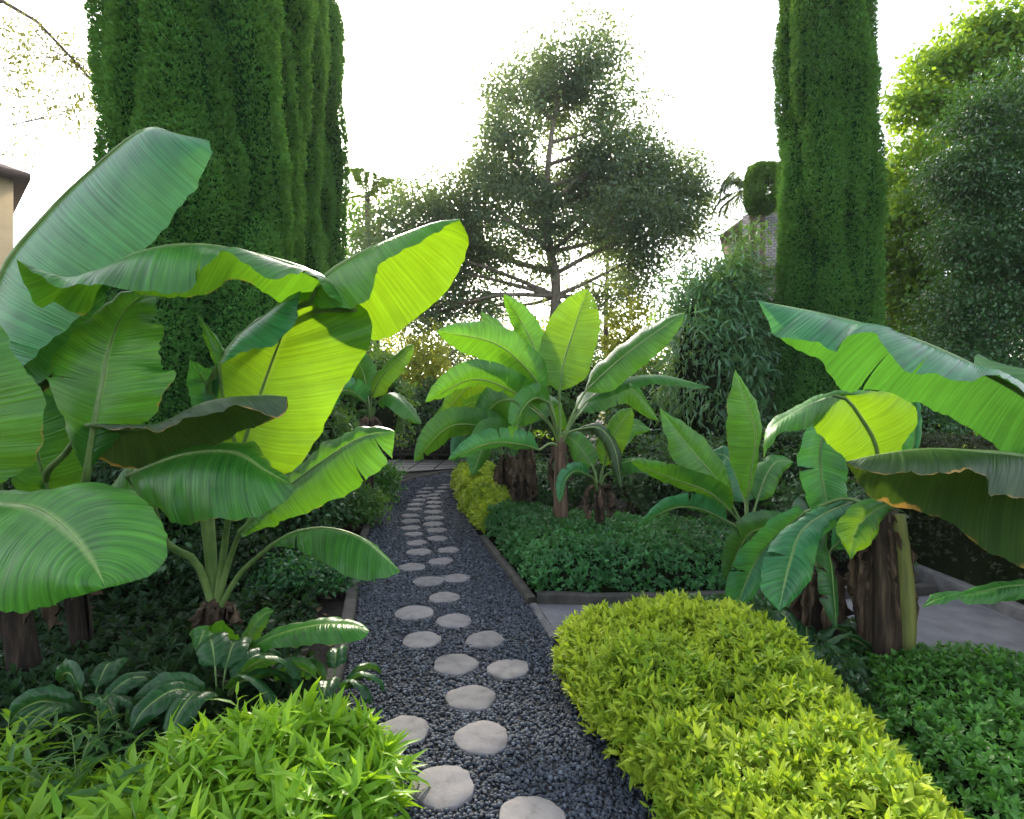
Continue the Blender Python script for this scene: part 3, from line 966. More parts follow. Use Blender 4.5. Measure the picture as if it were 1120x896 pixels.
leaf(LC, 'banana', [(388, 337, 3.25), (350, 303, 3.15), (290, 281, 3.05), (213, 267, 2.95), (150, 276, 2.85), (95, 303, 2.75), (55, 300, 2.7), (18, 284, 2.65)],
     [(382, 338, 3.1), (358, 320, 2.97), (345, 305, 2.95), (322, 300, 2.92), (300, 305, 2.87), (272, 291, 2.84), (246, 278, 2.86), (222, 292, 2.76), (205, 322, 2.66), (165, 318, 2.6), (112, 314, 2.56), (92, 311, 2.57), (70, 314, 2.58), (48, 306, 2.62), (18, 284, 2.65)],
     [(385, 347, 3.42), (360, 324, 3.38), (330, 328, 3.33), (305, 330, 3.3), (285, 318, 3.28), (255, 303, 3.24), (235, 318, 3.2), (212, 325, 3.15), (165, 323, 3.1), (120, 314, 3.02), (92, 342, 2.92), (58, 333, 2.84), (40, 336, 2.78), (24, 302, 2.7), (18, 284, 2.65)],
     stem=[K(0, 0, -.05), P(231, 580, 4.18), P(224, 480, 4.0), P(250, 400, 3.8), P(325, 345, 3.45)], r0=0.034, nv=70, nu=9, bowA=0.025, bowB=0.03, tears=2)
leaf(LC, 'banana_fresh', [(252, 545, 3.72), (262, 500, 3.65), (285, 430, 3.5), (305, 375, 3.4), (328, 320, 3.28)],
     [(248, 545, 3.72), (243, 490, 3.62), (241, 440, 3.5), (243, 392, 3.38), (266, 378, 3.3), (300, 350, 3.28), (328, 320, 3.28)],
     [(258, 545, 3.7), (308, 521, 3.55), (335, 500, 3.5), (378, 420, 3.42), (403, 380, 3.36), (405, 346, 3.32), (372, 320, 3.28), (328, 320, 3.28)],
     stem=[K(0, 0, -.05), P(245, 600, 4.1)], r0=0.03, bowA=0.03, bowB=0.04)
leaf(LC, 'banana_teal', [(240, 398, 3.26), (262, 366, 3.25), (290, 344, 3.23), (329, 318, 3.2)],
     [(243, 398, 3.2), (270, 382, 3.12), (300, 378, 3.1), (322, 350, 3.12), (329, 318, 3.2)],
     [(243, 395, 3.35), (265, 372, 3.4), (300, 350, 3.4), (329, 318, 3.22)], stem=[P(262, 500, 3.7), P(245, 440, 3.45)], r0=0.014, nv=24, nu=6)
leaf(LC, 'banana', [(230, 568, 3.7), (140, 520, 3.1), (200, 497, 2.95), (255, 494, 2.85), (290, 514, 2.75), (321, 532, 2.7)][1:],
     [(150, 542, 2.95), (178, 560, 2.8), (192, 572, 2.7), (240, 569, 2.6), (290, 562, 2.6), (315, 546, 2.65), (321, 532, 2.7)],
     [(140, 517, 3.4), (200, 490, 3.3), (250, 484, 3.2), (283, 490, 3.0), (303, 515, 2.85), (321, 532, 2.7)],
     stem=[K(0, 0, -.05), P(215, 615, 4.05), P(183, 595, 3.8), P(165, 550, 3.45)], r0=0.03, bowA=0.05, wave=0.016, tears=3)
leaf(LC, 'banana', [(262, 582, 3.9), (300, 545, 3.8), (345, 510, 3.7), (395, 478, 3.55), (432, 472, 3.45)],
     [(259, 580, 3.95), (290, 550, 3.9), (330, 505, 3.85), (375, 475, 3.7), (415, 466, 3.55), (432, 472, 3.45)],
     [(265, 588, 3.85), (290, 578, 3.75), (330, 562, 3.6), (370, 545, 3.5), (412, 517, 3.42), (430, 490, 3.42), (432, 472, 3.45)],
     stem=[K(0, 0, -.05), P(250, 615, 4.1)], r0=0.028, bowB=0.03, wave=0.016, tears=2)
leaf(LC, 'banana', [(298, 595, 3.75), (320, 583, 3.65), (355, 577, 3.5), (395, 588, 3.4), (437, 624, 3.3)],
     [(301, 598, 3.68), (322, 600, 3.52), (350, 613, 3.35), (385, 632, 3.25), (415, 634, 3.25), (437, 626, 3.3)],
     [(300, 593, 3.8), (330, 584, 3.78), (360, 583, 3.72), (400, 598, 3.6), (437, 624, 3.3)],
     stem=[K(0, 0, -.08), P(262, 628, 4.1)], r0=0.024, tears=3)
leaf(LC, 'banana_teal', [(252, 470, 3.9), (232, 430, 3.85), (207, 393, 3.75)], [(235, 478, 3.9), (212, 445, 3.82), (204, 420, 3.8), (207, 393, 3.75)],
     [(265, 465, 3.9), (252, 435, 3.9), (240, 410, 3.82), (207, 393, 3.75)], stem=[K(0, 0, 0), P(250, 560, 4.1)], r0=0.02, nv=26, nu=6)
leaf(LC, 'banana', [(262, 440, 3.75), (240, 385, 3.7), (215, 342, 3.65)], [(255, 440, 3.72), (229, 385, 3.66), (215, 342, 3.65)],
     [(272, 440, 3.78), (252, 390, 3.74), (215, 342, 3.65)], stem=[K(0, 0, 0), P(255, 540, 4.05)], r0=0.016, nv=26, nu=6)
for k in range(5):
    a = k * 1.25 + 0.3
    dry_leaf(LC, crC + (0, 0, -0.02), (math.cos(a), math.sin(a), 0), 0.30 + 0.06 * (k % 3), 0.05, 40 + k)

# plant at the far left edge
gA = P(30, 745, 3.62); gA[2] = 0
LA = new_banana('tall banana plant at the far left, with a huge upright blunt-ended blue-green leaf', gA)
crA = P(5, 590, 3.62)
pseudostem(LA, gA, crA, 0.08, 0.065, 'trunk_shaded', 8, 5)
leaf(LA, 'banana_teal', [(-22, 400, 3.2), (2, 300, 3.2), (50, 236, 3.15), (100, 186, 3.1), (157, 141, 3.0), (196, 147, 2.95), (229, 154, 2.92)],
     [(-30, 400, 3.4), (10, 310, 3.6), (80, 250, 3.6), (140, 200, 3.5), (190, 175, 3.3), (218, 168, 3.1), (229, 154, 2.92)],
     [(15, 410, 3.0), (95, 338, 2.95), (150, 284, 2.9), (203, 220, 2.86), (231, 172, 2.88), (230, 163, 2.9), (229, 154, 2.92)],
     stem=[crA + (0, 0, -.08), P(-15, 500, 3.4)], r0=0.04, nv=60, nu=12, bowB=0.05, wave=0.006)
leaf(LA, 'banana_fresh', [(-40, 540, 2.62), (-45, 470, 2.52), (-25, 400, 2.5), (-4, 348, 2.55)],
     [(-60, 530, 2.7), (-110, 470, 2.65), (-80, 400, 2.6), (-4, 348, 2.55)],
     [(-10, 535, 2.5), (35, 508, 2.45), (49, 480, 2.42), (45, 432, 2.42), (22, 395, 2.47), (-4, 348, 2.55)],
     stem=[crA + (0, 0, -.05), P(-20, 590, 3.1)], r0=0.035, bowB=0.03)
leaf(LA, 'banana_warm', [(-40, 545, 2.6), (0, 551, 2.45), (40, 557, 2.3), (76, 582, 2.15), (100, 612, 2.06), (116, 643, 2.0)],
     [(-40, 540, 2.7), (0, 546, 2.62), (70, 541, 2.48), (130, 530, 2.4), (160, 550, 2.3), (183, 592, 2.15), (166, 627, 2.06), (140, 638, 2.02), (116, 643, 2.0)],
     [(-45, 560, 2.5), (-70, 600, 2.3), (-40, 665, 2.1), (0, 671, 2.05), (50, 664, 2.0), (85, 653, 1.99), (116, 643, 2.0)],
     stem=[crA + (0, 0, -.06), P(-40, 590, 3.2)], r0=0.034, nv=56, nu=12, bowA=0.045, bowB=0.05, wave=0.012)
leaf(LA, 'banana', [(-80, 640, 2.9), (-110, 560, 2.7), (-150, 480, 2.5), (-200, 430, 2.3)], [(-70, 640, 2.9), (-60, 560, 2.6), (-100, 470, 2.4), (-200, 430, 2.3)],
     [(-90, 640, 2.9), (-150, 570, 2.8), (-200, 500, 2.6), (-200, 430, 2.3)], stem=[crA + (0, 0, -.06), P(-50, 640, 3.3)], r0=0.03, nv=26, nu=6)
leaf(LA, 'banana_teal', [(-70, 410, 3.5), (-10, 385, 3.45), (55, 360, 3.4), (116, 325, 3.38)], [(-70, 395, 3.6), (-10, 340, 3.6), (62, 303, 3.55), (104, 305, 3.45), (116, 325, 3.38)],
     [(-60, 440, 3.35), (5, 430, 3.3), (52, 412, 3.3), (98, 376, 3.32), (116, 325, 3.38)], stem=[crA + (0, 0, -.06), P(-60, 480, 3.5)], r0=0.028, nv=34, nu=6)
leaf(LA, 'banana_old', [(10, 430, 3.5), (35, 418, 3.45), (64, 402, 3.4)], [(10, 425, 3.55), (35, 408, 3.5), (64, 402, 3.4)], [(12, 450, 3.45), (45, 430, 3.4), (64, 402, 3.4)], stem=[crA + (0, 0, -.06), P(0, 500, 3.5)], r0=0.014, nv=20, nu=5)
for k in range(5):
    a = k * 1.3 + 0.9
    dry_leaf(LA, crA + (0, 0, -0.03), (math.cos(a), math.sin(a), 0), 0.4 + 0.1 * (k % 3), 0.045, 50 + k)

# plant between the two
gB = P(92, 712, 4.0); gB[2] = 0
LB = new_banana('shaded-stem banana plant with a pale-ribbed upright leaf and a brown drooping one', gB)
crB = P(82, 590, 4.0)
pseudostem(LB, gB, crB, 0.06, 0.05, 'trunk_shaded', 7, 8)
leaf(LB, 'banana', [(95, 520, 3.0), (104, 460, 3.0), (112, 420, 3.05), (120, 380, 3.1), (137, 340, 3.2), (165, 316, 3.3)],
     [(90, 512, 3.0), (72, 470, 3.0), (56, 425, 3.05), (53, 398, 3.1), (85, 360, 3.15), (125, 325, 3.25), (165, 316, 3.3)],
     [(102, 508, 3.0), (140, 470, 3.0), (166, 458, 3.0), (180, 432, 3.0), (190, 406, 3.0), (176, 401, 3.05), (177, 356, 3.1), (169, 348, 3.15), (172, 330, 3.25), (165, 316, 3.3)],
     stem=[crB + (0, 0, -.06), P(85, 560, 3.6)], r0=0.034, bowA=0.02, bowB=0.02, nv=54, tears=2)
leaf(LB, 'banana_teal', [(30, 520, 3.6), (48, 460, 3.55), (72, 405, 3.5), (98, 345, 3.5)], [(25, 520, 3.6), (30, 460, 3.5), (50, 400, 3.5), (98, 345, 3.5)],
     [(45, 520, 3.6), (85, 460, 3.6), (108, 400, 3.55), (98, 345, 3.5)], stem=[crB], r0=0.024, nv=30, nu=6)
leaf(LB, 'banana_old', [(95, 464, 3.0), (165, 467, 2.9), (225, 440, 2.75), (285, 432, 2.65), (314, 434, 2.6)],
     [(97, 466, 2.95), (175, 470, 2.78), (215, 455, 2.66), (270, 446, 2.57), (300, 456, 2.54), (313, 448, 2.57), (314, 434, 2.6)],
     [(94, 472, 3.05), (100, 497, 3.1), (140, 514, 3.12), (200, 501, 3.1), (250, 480, 3.0), (288, 463, 2.85), (313, 451, 2.7), (314, 434, 2.6)],
     stem=[crB + (0, 0, -.06), P(50, 528, 3.5), P(72, 495, 3.2)], r0=0.026)
leaf(LB, 'banana', [(75, 575, 3.7), (55, 540, 3.5), (35, 470, 3.4), (40, 420, 3.4)], [(70, 575, 3.7), (20, 540, 3.5), (5, 480, 3.45), (40, 420, 3.4)],
     [(80, 575, 3.7), (95, 540, 3.55), (90, 470, 3.5), (40, 420, 3.4)], stem=[crB], r0=0.025, nv=30, nu=6)
leaf(LB, 'banana', [(95, 580, 3.9), (150, 530, 4.0), (210, 510, 4.2), (270, 540, 4.4)], [(95, 576, 3.95), (150, 500, 4.1), (220, 485, 4.3), (270, 540, 4.4)],
     [(95, 585, 3.85), (150, 560, 3.9), (210, 550, 4.1), (270, 540, 4.4)], stem=[crB], r0=0.025, nv=30, nu=6)
for k in range(4):
    a = k * 1.6 + 0.5
    dry_leaf(LB, crB + (0, 0, -0.03), (math.cos(a), math.sin(a), 0), 0.35 + 0.1 * (k % 3), 0.04, 60 + k)

# young low banana by the kerb
gD = P(262, 735, 3.72); gD[2] = 0
LD = new_banana('young low banana plant with one leaf reaching out over the left kerb', gD)
cD = gD + (0, 0, 0.10)
pseudostem(LD, gD, cD, 0.035, 0.025, 'trunk_green', 3, 9)
leaf(LD, 'banana', [(262, 716, 3.5), (300, 696, 3.35), (345, 684, 3.2), (385, 684, 3.1), (404, 690, 3.05)],
     [(264, 719, 3.45), (300, 710, 3.25), (340, 706, 3.1), (375, 703, 3.0), (397, 700, 3.0), (404, 690, 3.05)],
     [(262, 714, 3.55), (300, 690, 3.5), (345, 679, 3.4), (385, 679, 3.25), (404, 690, 3.05)], stem=[cD], r0=0.014, nv=34, nu=6)
leaf_w(LD, 'banana', [cD, P(240, 700, 3.6), P(225, 690, 3.5), P(215, 712, 3.35)], 0.10, 0.2, 0.3, stem=[gD + (0, 0, .04)], r0=0.01)
leaf_w(LD, 'banana_fresh', [cD, P(275, 690, 3.75), P(290, 672, 3.8), P(300, 668, 3.85)], 0.07, 0.2, 0.3, stem=[gD + (0, 0, .04)], r0=0.01)

# ------------------------------------------------------------------ the central clump
gM = P(613, 590, 6.9); gM[2] = 0
MC = new_banana('tallest central banana plant with a brown stem and a fan of upright bright leaves', gM)
crM = P(613, 478, 6.9)
pseudostem(MC, gM, crM, 0.105, 0.065, 'trunk_lit', 9, 21)


def mleaf(root, cr, mat, pts, wd, roll=0.0, fold=0.3, r0=0.02, **kw):
    mid = [P(*p) for p in pts]
    return leaf_w(root, mat, mid, wd, roll, fold, stem=[cr + np.array((0, 0, -0.12)), lerp(cr, mid[0], 0.5)], r0=r0, **kw)


mleaf(MC, crM, 'banana_fresh', [(612, 428, 6.85), (617, 395, 6.85), (628, 360, 6.8), (642, 316, 6.7)], 0.34, 0.1, -0.25, tears=2)
mleaf(MC, crM, 'banana', [(640, 428, 6.9), (670, 400, 6.8), (705, 372, 6.6), (749, 342, 6.4)], 0.25, 0.5, 0.35)
mleaf(MC, crM, 'banana_warm', [(596, 430, 6.7), (575, 402, 6.5), (540, 375, 6.3), (478, 362, 6.1)], 0.27, 0.25, 0.55, tears=2)
mleaf(MC, crM, 'banana_warm', [(598, 425, 7.1), (588, 390, 7.2), (572, 355, 7.3), (551, 322, 7.3)], 0.20, 0.5, 0.4)
mleaf(MC, crM, 'banana', [(594, 430, 7.2), (575, 400, 7.4), (550, 365, 7.5), (526, 340, 7.6)], 0.18, -0.3, 0.4)
mleaf(MC, crM, 'banana', [(640, 440, 7.0), (672, 418, 7.1), (720, 410, 7.0), (777, 424, 6.8)], 0.19, 1.0, 0.5, tears=2)
mleaf(MC, crM, 'banana', [(590, 450, 6.6), (555, 425, 6.3), (515, 415, 6.1), (465, 440, 5.9)], 0.22, 0.9, 0.6, tears=3)
mleaf(MC, crM, 'banana_teal', [(590, 492, 6.7), (570, 486, 6.4), (535, 485, 6.2), (490, 503, 6.0)], 0.17, 0.7, 0.7, tears=3)
mleaf(MC, crM, 'banana', [(592, 455, 7.2), (570, 440, 7.5), (545, 440, 7.7), (518, 470, 7.9)], 0.30, 0.2, 0.4, tears=3)
mleaf(MC, crM, 'banana', [(636, 450, 7.2), (655, 430, 7.6), (690, 425, 8.0), (720, 460, 8.2)], 0.25, 0.4, 0.5, tears=3)
mleaf(MC, crM, 'banana', [(600, 440, 6.5), (585, 435, 6.2), (570, 450, 5.9), (560, 480, 5.8)], 0.16, 0.9, 0.5, tears=2)
mleaf(MC, crM, 'banana_old', [(630, 470, 6.7), (655, 468, 6.5), (672, 490, 6.4), (680, 535, 6.3)], 0.11, 0.2, 0.7, tears=4)
for k in range(2):
    a = k * 2.1 + 0.3
    dry_leaf(MC, crM + (0, 0, -0.12 - 0.03 * k), (math.cos(a), math.sin(a), 0), 0.40 + 0.13 * (k % 3), 0.035, 70 + k)

gN = np.array((0.16, 7.9, 0.0))
MN = new_banana('banana plant wrapped in hanging dry brown leaves just behind the tallest central one', gN)
crN = gN + (0, 0, 1.25)
pseudostem(MN, gN, crN, 0.09, 0.065, 'trunk_shaded', 8, 22)
for i, (az, ln, rise, wd, mt) in enumerate(((2.6, 1.2, 0.75, 0.24, 'banana'), (3.5, 1.3, 0.35, 0.24, 'banana'), (4.2, 1.1, 0.2, 0.22, 'banana'), (1.8, 1.1, 0.9, 0.22, 'banana_fresh'), (0.9, 1.0, 0.8, 0.2, 'banana'), (3.0, 1.0, 1.1, 0.2, 'banana_fresh'))):
    d = np.array((math.cos(az), math.sin(az), 0))
    leaf_w(MN, mt, [crN + d * 0.2 + (0, 0, 0.35 * rise), crN + d * ln * 0.5 + (0, 0, rise * 0.75), crN + d * ln * 0.85 + (0, 0, rise * 0.7), crN + d * ln * 1.2 + (0, 0, rise * 0.7 - 0.45)],
           wd, 0.6, 0.45, stem=[crN + (0, 0, -.1)], tears=3)
for k in range(9):
    a = k * 0.9
    dry_leaf(MN, crN + (0, 0, -0.05 - 0.05 * (k % 5)), (math.cos(a), math.sin(a), 0), 0.55 + 0.12 * (k % 4), 0.06, 80 + k)

gO = np.array((-0.12, 8.9, 0.0))
MO = new_banana('short banana stem in the shade above the golden shrubs, skirted with withered leaves', gO)
crO = gO + (0, 0, 1.0)
pseudostem(MO, gO, crO, 0.085, 0.06, 'trunk_shaded', 8, 23)
for i, (az, ln, rise, wd, mt) in enumerate(((2.9, 1.1, 0.9, 0.22, 'banana'), (3.9, 0.9, 0.5, 0.2, 'banana_teal'), (2.2, 0.9, 1.1, 0.2, 'banana'), (5.0, 0.9, 0.45, 0.2, 'banana'))):
    d = np.array((math.cos(az), math.sin(az), 0))
    leaf_w(MO, mt, [crO + d * 0.2 + (0, 0, 0.3 * rise), crO + d * ln * 0.5 + (0, 0, rise * 0.75), crO + d * ln * 0.85 + (0, 0, rise * 0.7), crO + d * ln * 1.15 + (0, 0, rise * 0.7 - 0.4)],
           wd, 0.6, 0.45, stem=[crO + (0, 0, -.1)], tears=3)
for k in range(12):
    a = k * 1.05
    dry_leaf(MO, crO + (0, 0, -0.05 - 0.05 * (k % 5)), (math.cos(a), math.sin(a), 0), 0.45 + 0.1 * (k % 4), 0.055, 100 + k)

gS = P(655, 590, 6.6); gS[2] = 0
MS = new_banana('small banana plant just right of the tallest central stem', gS)
crS = P(655, 528, 6.6)
pseudostem(MS, gS, crS, 0.06, 0.04, 'trunk_banana', 5, 24)
mleaf(MS, crS, 'banana_fresh', [(660, 510, 6.6), (666, 490, 6.55), (676, 468, 6.5), (691, 446, 6.4)], 0.17, 0.3, 0.4)
mleaf(MS, crS, 'banana', [(648, 510, 6.7), (638, 495, 6.8), (625, 480, 6.9), (612, 475, 7.0)], 0.16, 0.2, 0.4, tears=2)
mleaf(MS, crS, 'banana', [(665, 518, 6.5), (685, 505, 6.4), (712, 507, 6.2), (745, 530, 6.0)], 0.16, 0.8, 0.5, tears=3)
mleaf(MS, crS, 'banana', [(662, 505, 6.9), (672, 480, 7.1), (690, 465, 7.3), (712, 470, 7.4)], 0.18, 0.3, 0.4, tears=2)
mleaf(MS, crS, 'banana_teal', [(644, 520, 6.4), (630, 515, 6.2), (618, 525, 6.0), (612, 550, 5.9)], 0.10, 0.7, 0.5, tears=2)
for k in range(4):
    a = k * 1.6
    dry_leaf(MS, crS + (0, 0, -0.05), (math.cos(a), math.sin(a), 0), 0.35, 0.04, 120 + k)

# right-hand small plant
gT = P(818, 610, 6.0); gT[2] = 0
TS = new_banana('slender young banana plant behind the clipped green hedge, with one tall pointed upright leaf', gT)
crT = P(818, 585, 6.0)
pseudostem(TS, gT, crT, 0.06, 0.045, 'trunk_green', 5, 31)
leaf(TS, 'banana', [(817, 545, 6.0), (822, 510, 5.95), (826, 470, 5.9), (804, 404, 5.85)], [(814, 545, 6.0), (798, 500, 5.9), (795, 450, 5.85), (804, 404, 5.85)],
     [(819, 545, 6.0), (829, 500, 6.0), (831, 450, 5.95), (804, 404, 5.85)], stem=[crT], r0=0.02, nv=30, nu=6)
leaf(TS, 'banana', [(800, 550, 6.0), (780, 520, 5.9), (752, 488, 5.8), (721, 446, 5.7)], [(797, 552, 5.9), (765, 530, 5.75), (735, 500, 5.65), (721, 446, 5.7)],
     [(803, 548, 6.05), (795, 515, 6.0), (765, 475, 5.9), (721, 446, 5.7)], stem=[crT, P(810, 570, 6)], r0=0.02, nv=34, nu=6)
mleaf(TS, crT, 'banana', [(800, 560, 5.9), (775, 538, 5.7), (740, 525, 5.6), (690, 505, 5.5)], 0.16, 0.9, 0.4, tears=2)
mleaf(TS, crT, 'banana_teal', [(795, 570, 5.7), (765, 556, 5.5), (735, 556, 5.4), (698, 575, 5.3)], 0.14, 1.0, 0.5, tears=3)
mleaf(TS, crT, 'banana', [(828, 548, 6.1), (838, 520, 6.2), (850, 505, 6.3), (868, 505, 6.4)], 0.15, 0.4, 0.4)
mleaf(TS, crT, 'banana_teal', [(815, 550, 6.3), (805, 520, 6.6), (795, 500, 6.8), (775, 495, 7.0)], 0.18, 0.2, 0.4)

# ------------------------------------------------------------------ the clump on the right
gR = P(965, 738, 3.72); gR[2] = 0
RA = new_banana('stout banana plant on the right, its thick brown fibrous stem standing before the side pavement', gR)
crR = P(963, 560, 3.75)
pseudostem(RA, gR, crR, 0.15, 0.11, 'trunk_banana', 12, 41)
for k, (a, mt) in enumerate(((5.35, 'trunk_green'), (4.1, 'trunk_banana'))):
    mb = MB()
    b = gR + np.array((math.cos(a), math.sin(a), 0)) * 0.13
    mb.tube(spline([b, b + (0.005, 0, 0.6), crR + np.array((math.cos(a), math.sin(a), 0)) * (0.10 + 0.02 * k)], 14), np.linspace(0.062, 0.045, 14), 9, wob=0.05)
    mb.build('sheath', M[mt], RA, smooth=True)
leaf(RA, 'banana_fresh', [(960, 540, 3.7), (958, 490, 3.6), (940, 455, 3.5), (920, 433, 3.4), (890, 441, 3.3), (858, 458, 3.2), (838, 475, 3.15), (835, 502, 3.15)],
     [(965, 540, 3.7), (990, 488, 3.62), (1003, 455, 3.58), (985, 430, 3.52), (950, 427, 3.48), (915, 429, 3.45), (870, 447, 3.42), (845, 462, 3.3), (835, 502, 3.15)],
     [(955, 540, 3.68), (922, 500, 3.52), (900, 480, 3.36), (889, 466, 3.22), (880, 470, 3.12), (862, 470, 3.08), (848, 482, 3.06), (838, 495, 3.08), (835, 502, 3.15)],
     stem=[crR + (0, 0, -.08)], r0=0.032, nv=54, tears=1)
leaf(RA, 'banana_old', [(1180, 522, 2.8), (1120, 499, 2.75), (1060, 493, 2.7), (1010, 491, 2.65), (960, 497, 2.6), (925, 505, 2.6)],
     [(1180, 570, 2.6), (1120, 547, 2.55), (1085, 540, 2.5), (1078, 522, 2.5), (1050, 515, 2.45), (1010, 518, 2.45), (960, 518, 2.5), (925, 506, 2.6)],
     [(1180, 650, 3.1), (1120, 622, 3.0), (1075, 600, 3.0), (1045, 576, 2.95), (1000, 557, 2.9), (975, 554, 2.85), (950, 541, 2.75), (935, 521, 2.65), (925, 506, 2.6)],
     stem=[crR + (0, 0, 0.0), P(1015, 535, 3.5), P(1100, 545, 3.25), P(1195, 535, 2.95)], r0=0.03, nv=54, bowB=0.04)
leaf(RA, 'banana_teal', [(902, 462, 4.2), (896, 500, 4.15), (902, 540, 4.1), (908, 578, 4.05)], [(885, 458, 4.2), (873, 500, 4.1), (882, 545, 4.05), (908, 578, 4.05)],
     [(916, 462, 4.2), (925, 505, 4.15), (926, 545, 4.1), (908, 578, 4.05)], stem=[crR, P(945, 500, 3.95), P(920, 455, 4.1)], r0=0.02, nv=34, nu=6, tears=2)
leaf(RA, 'banana_teal', [(935, 548, 4.0), (902, 562, 3.8), (876, 582, 3.65), (863, 618, 3.5), (852, 668, 3.4)],
     [(930, 545, 4.0), (895, 556, 3.85), (858, 578, 3.7), (838, 606, 3.52), (832, 642, 3.45), (852, 668, 3.4)],
     [(938, 552, 4.0), (918, 572, 3.8), (897, 592, 3.6), (890, 622, 3.5), (876, 650, 3.42), (852, 668, 3.4)],
     stem=[crR + (0, 0, -.05)], r0=0.02, tears=3, nv=48)
leaf(RA, 'banana_teal', [(880, 560, 4.1), (850, 585, 4.05), (826, 615, 4.0), (806, 662, 3.9)], [(872, 552, 4.1), (835, 575, 4.0), (805, 610, 3.95), (793, 645, 3.9), (806, 662, 3.9)],
     [(882, 566, 4.1), (858, 600, 4.0), (840, 630, 3.95), (822, 655, 3.9), (806, 662, 3.9)], stem=[crR, P(925, 545, 3.95)], r0=0.018, nv=36, nu=6, tears=3)
leaf(RA, 'banana_fresh', [(978, 548, 3.8), (955, 560, 3.6), (935, 580, 3.5), (930, 612, 3.45)], [(972, 545, 3.8), (940, 548, 3.62), (915, 575, 3.5), (930, 612, 3.45)],
     [(978, 550, 3.8), (965, 570, 3.6), (955, 590, 3.5), (930, 612, 3.45)], stem=[crR], r0=0.015, nv=26, nu=6)
leaf(RA, 'banana_teal', [(990, 520, 3.9), (1000, 480, 3.9), (1000, 440, 3.95), (985, 410, 4.0)], [(985, 520, 3.9), (985, 480, 3.9), (980, 440, 3.95), (985, 410, 4.0)],
     [(992, 520, 3.9), (1006, 488, 3.88), (1006, 440, 3.92), (985, 410, 4.0)], stem=[crR], r0=0.018, nv=26, nu=6)
for k in range(12):
    a = k * 1.07 + 0.2
    dry_leaf(RA, crR + (0, 0, -0.02 - 0.05 * (k % 4)), (math.cos(a), math.sin(a), 0), 0.45 + 0.12 * (k % 4), 0.06, 140 + k)

gQ = np.array((3.35, 3.2, 0.0))
RQ = new_banana('banana plant at the right edge, sending a long wavy two-tone leaf across the cypress', gQ)
crQ = gQ + (0, 0, 1.35)
pseudostem(RQ, gQ, crQ, 0.12, 0.09, 'trunk_banana', 8, 43)
leaf(RQ, 'banana_teal', [(1175, 470, 3.0), (1120, 430, 2.9), (1080, 408, 2.85), (1000, 371, 2.75), (905, 344, 2.7), (829, 329, 2.7)],
     [(1172, 470, 2.8), (1130, 432, 2.6), (1091, 413, 2.55), (1050, 416, 2.5), (1024, 412, 2.5), (991, 404, 2.5), (970, 381, 2.5), (952, 366, 2.5), (927, 368, 2.45), (913, 384, 2.45), (888, 374, 2.5), (863, 371, 2.55), (849, 366, 2.6), (829, 329, 2.7)],
     [(1180, 530, 3.3), (1113, 503, 3.3), (1077, 479, 3.25), (1041, 457, 3.2), (991, 437, 3.1), (963, 426, 3.1), (941, 430, 3.1), (920, 425, 3.05), (899, 397, 3.0), (880, 387, 2.9), (860, 376, 2.8), (845, 360, 2.75), (829, 329, 2.7)],
     stem=[crQ + (0, 0, -.1), P(1200, 500, 3.1)], r0=0.036, nv=70, nu=10, bowA=0.03, bowB=0.03, tears=2)
leaf(RQ, 'banana', [(1135, 640, 2.9), (1104, 641, 2.88), (1057, 651, 2.85), (1026, 654, 2.8), (1009, 664, 2.78)],
     [(1133, 655, 2.85), (1103, 657, 2.83), (1077, 662, 2.8), (1050, 656, 2.78), (1030, 661, 2.76), (1009, 665, 2.78)],
     [(1130, 632, 2.95), (1104, 636, 2.95), (1060, 647, 2.9), (1026, 651, 2.83), (1009, 663, 2.78)], stem=[crQ + (0, 0, -.1), P(1180, 620, 3.1)], r0=0.012, nv=30, nu=5)
for i, (az, ln, rise, wd) in enumerate(((0.2, 1.3, 0.7, 0.25), (1.2, 1.3, 0.9, 0.25), (5.3, 1.2, 0.6, 0.24))):
    d = np.array((math.cos(az), math.sin(az), 0))
    leaf_w(RQ, 'banana', [crQ + d * 0.2 + (0, 0, 0.3 * rise), crQ + d * ln * 0.5 + (0, 0, rise * 0.75), crQ + d * ln * 0.85 + (0, 0, rise * 0.7), crQ + d * ln * 1.2 + (0, 0, rise * 0.7 - 0.45)],
           wd, 0.6, 0.45, stem=[crQ + (0, 0, -.1)], tears=2)

gV = np.array((2.22, 3.98, 0.0))
RV = new_banana('low half-withered banana stem skirted with dry leaves, left of the stout right stem', gV)
crV = gV + (0.0, 0.05, 0.62)
pseudostem(RV, gV, crV, 0.07, 0.05, 'trunk_shaded', 7, 47)
for k in range(7):
    a = k * 0.95
    dry_leaf(RV, crV + (0, 0, -0.04), (math.cos(a), math.sin(a), 0), 0.35 + 0.1 * (k % 3), 0.05, 180 + k)
for i, (az, ln, rise, wd, mt) in enumerate(((2.6, 0.55, 0.35, 0.13, 'banana_deep'), (4.4, 0.5, 0.3, 0.12, 'banana_deep'), (5.4, 0.45, 0.4, 0.11, 'banana_teal'), (1.2, 0.6, 0.5, 0.13, 'banana_deep'))):
    d = np.array((math.cos(az), math.sin(az), 0))
    leaf_w(RV, mt, [crV + d * 0.1 + (0, 0, 0.15), crV + d * ln * 0.5 + (0, 0, rise * 0.7), crV + d * ln * 0.85 + (0, 0, rise * 0.5), crV + d * ln * 1.15 + (0, 0, rise * 0.4 - 0.35)],
           wd, 0.6, 0.45, stem=[crV + (0, 0, -.05)], r0=0.012, tears=3)

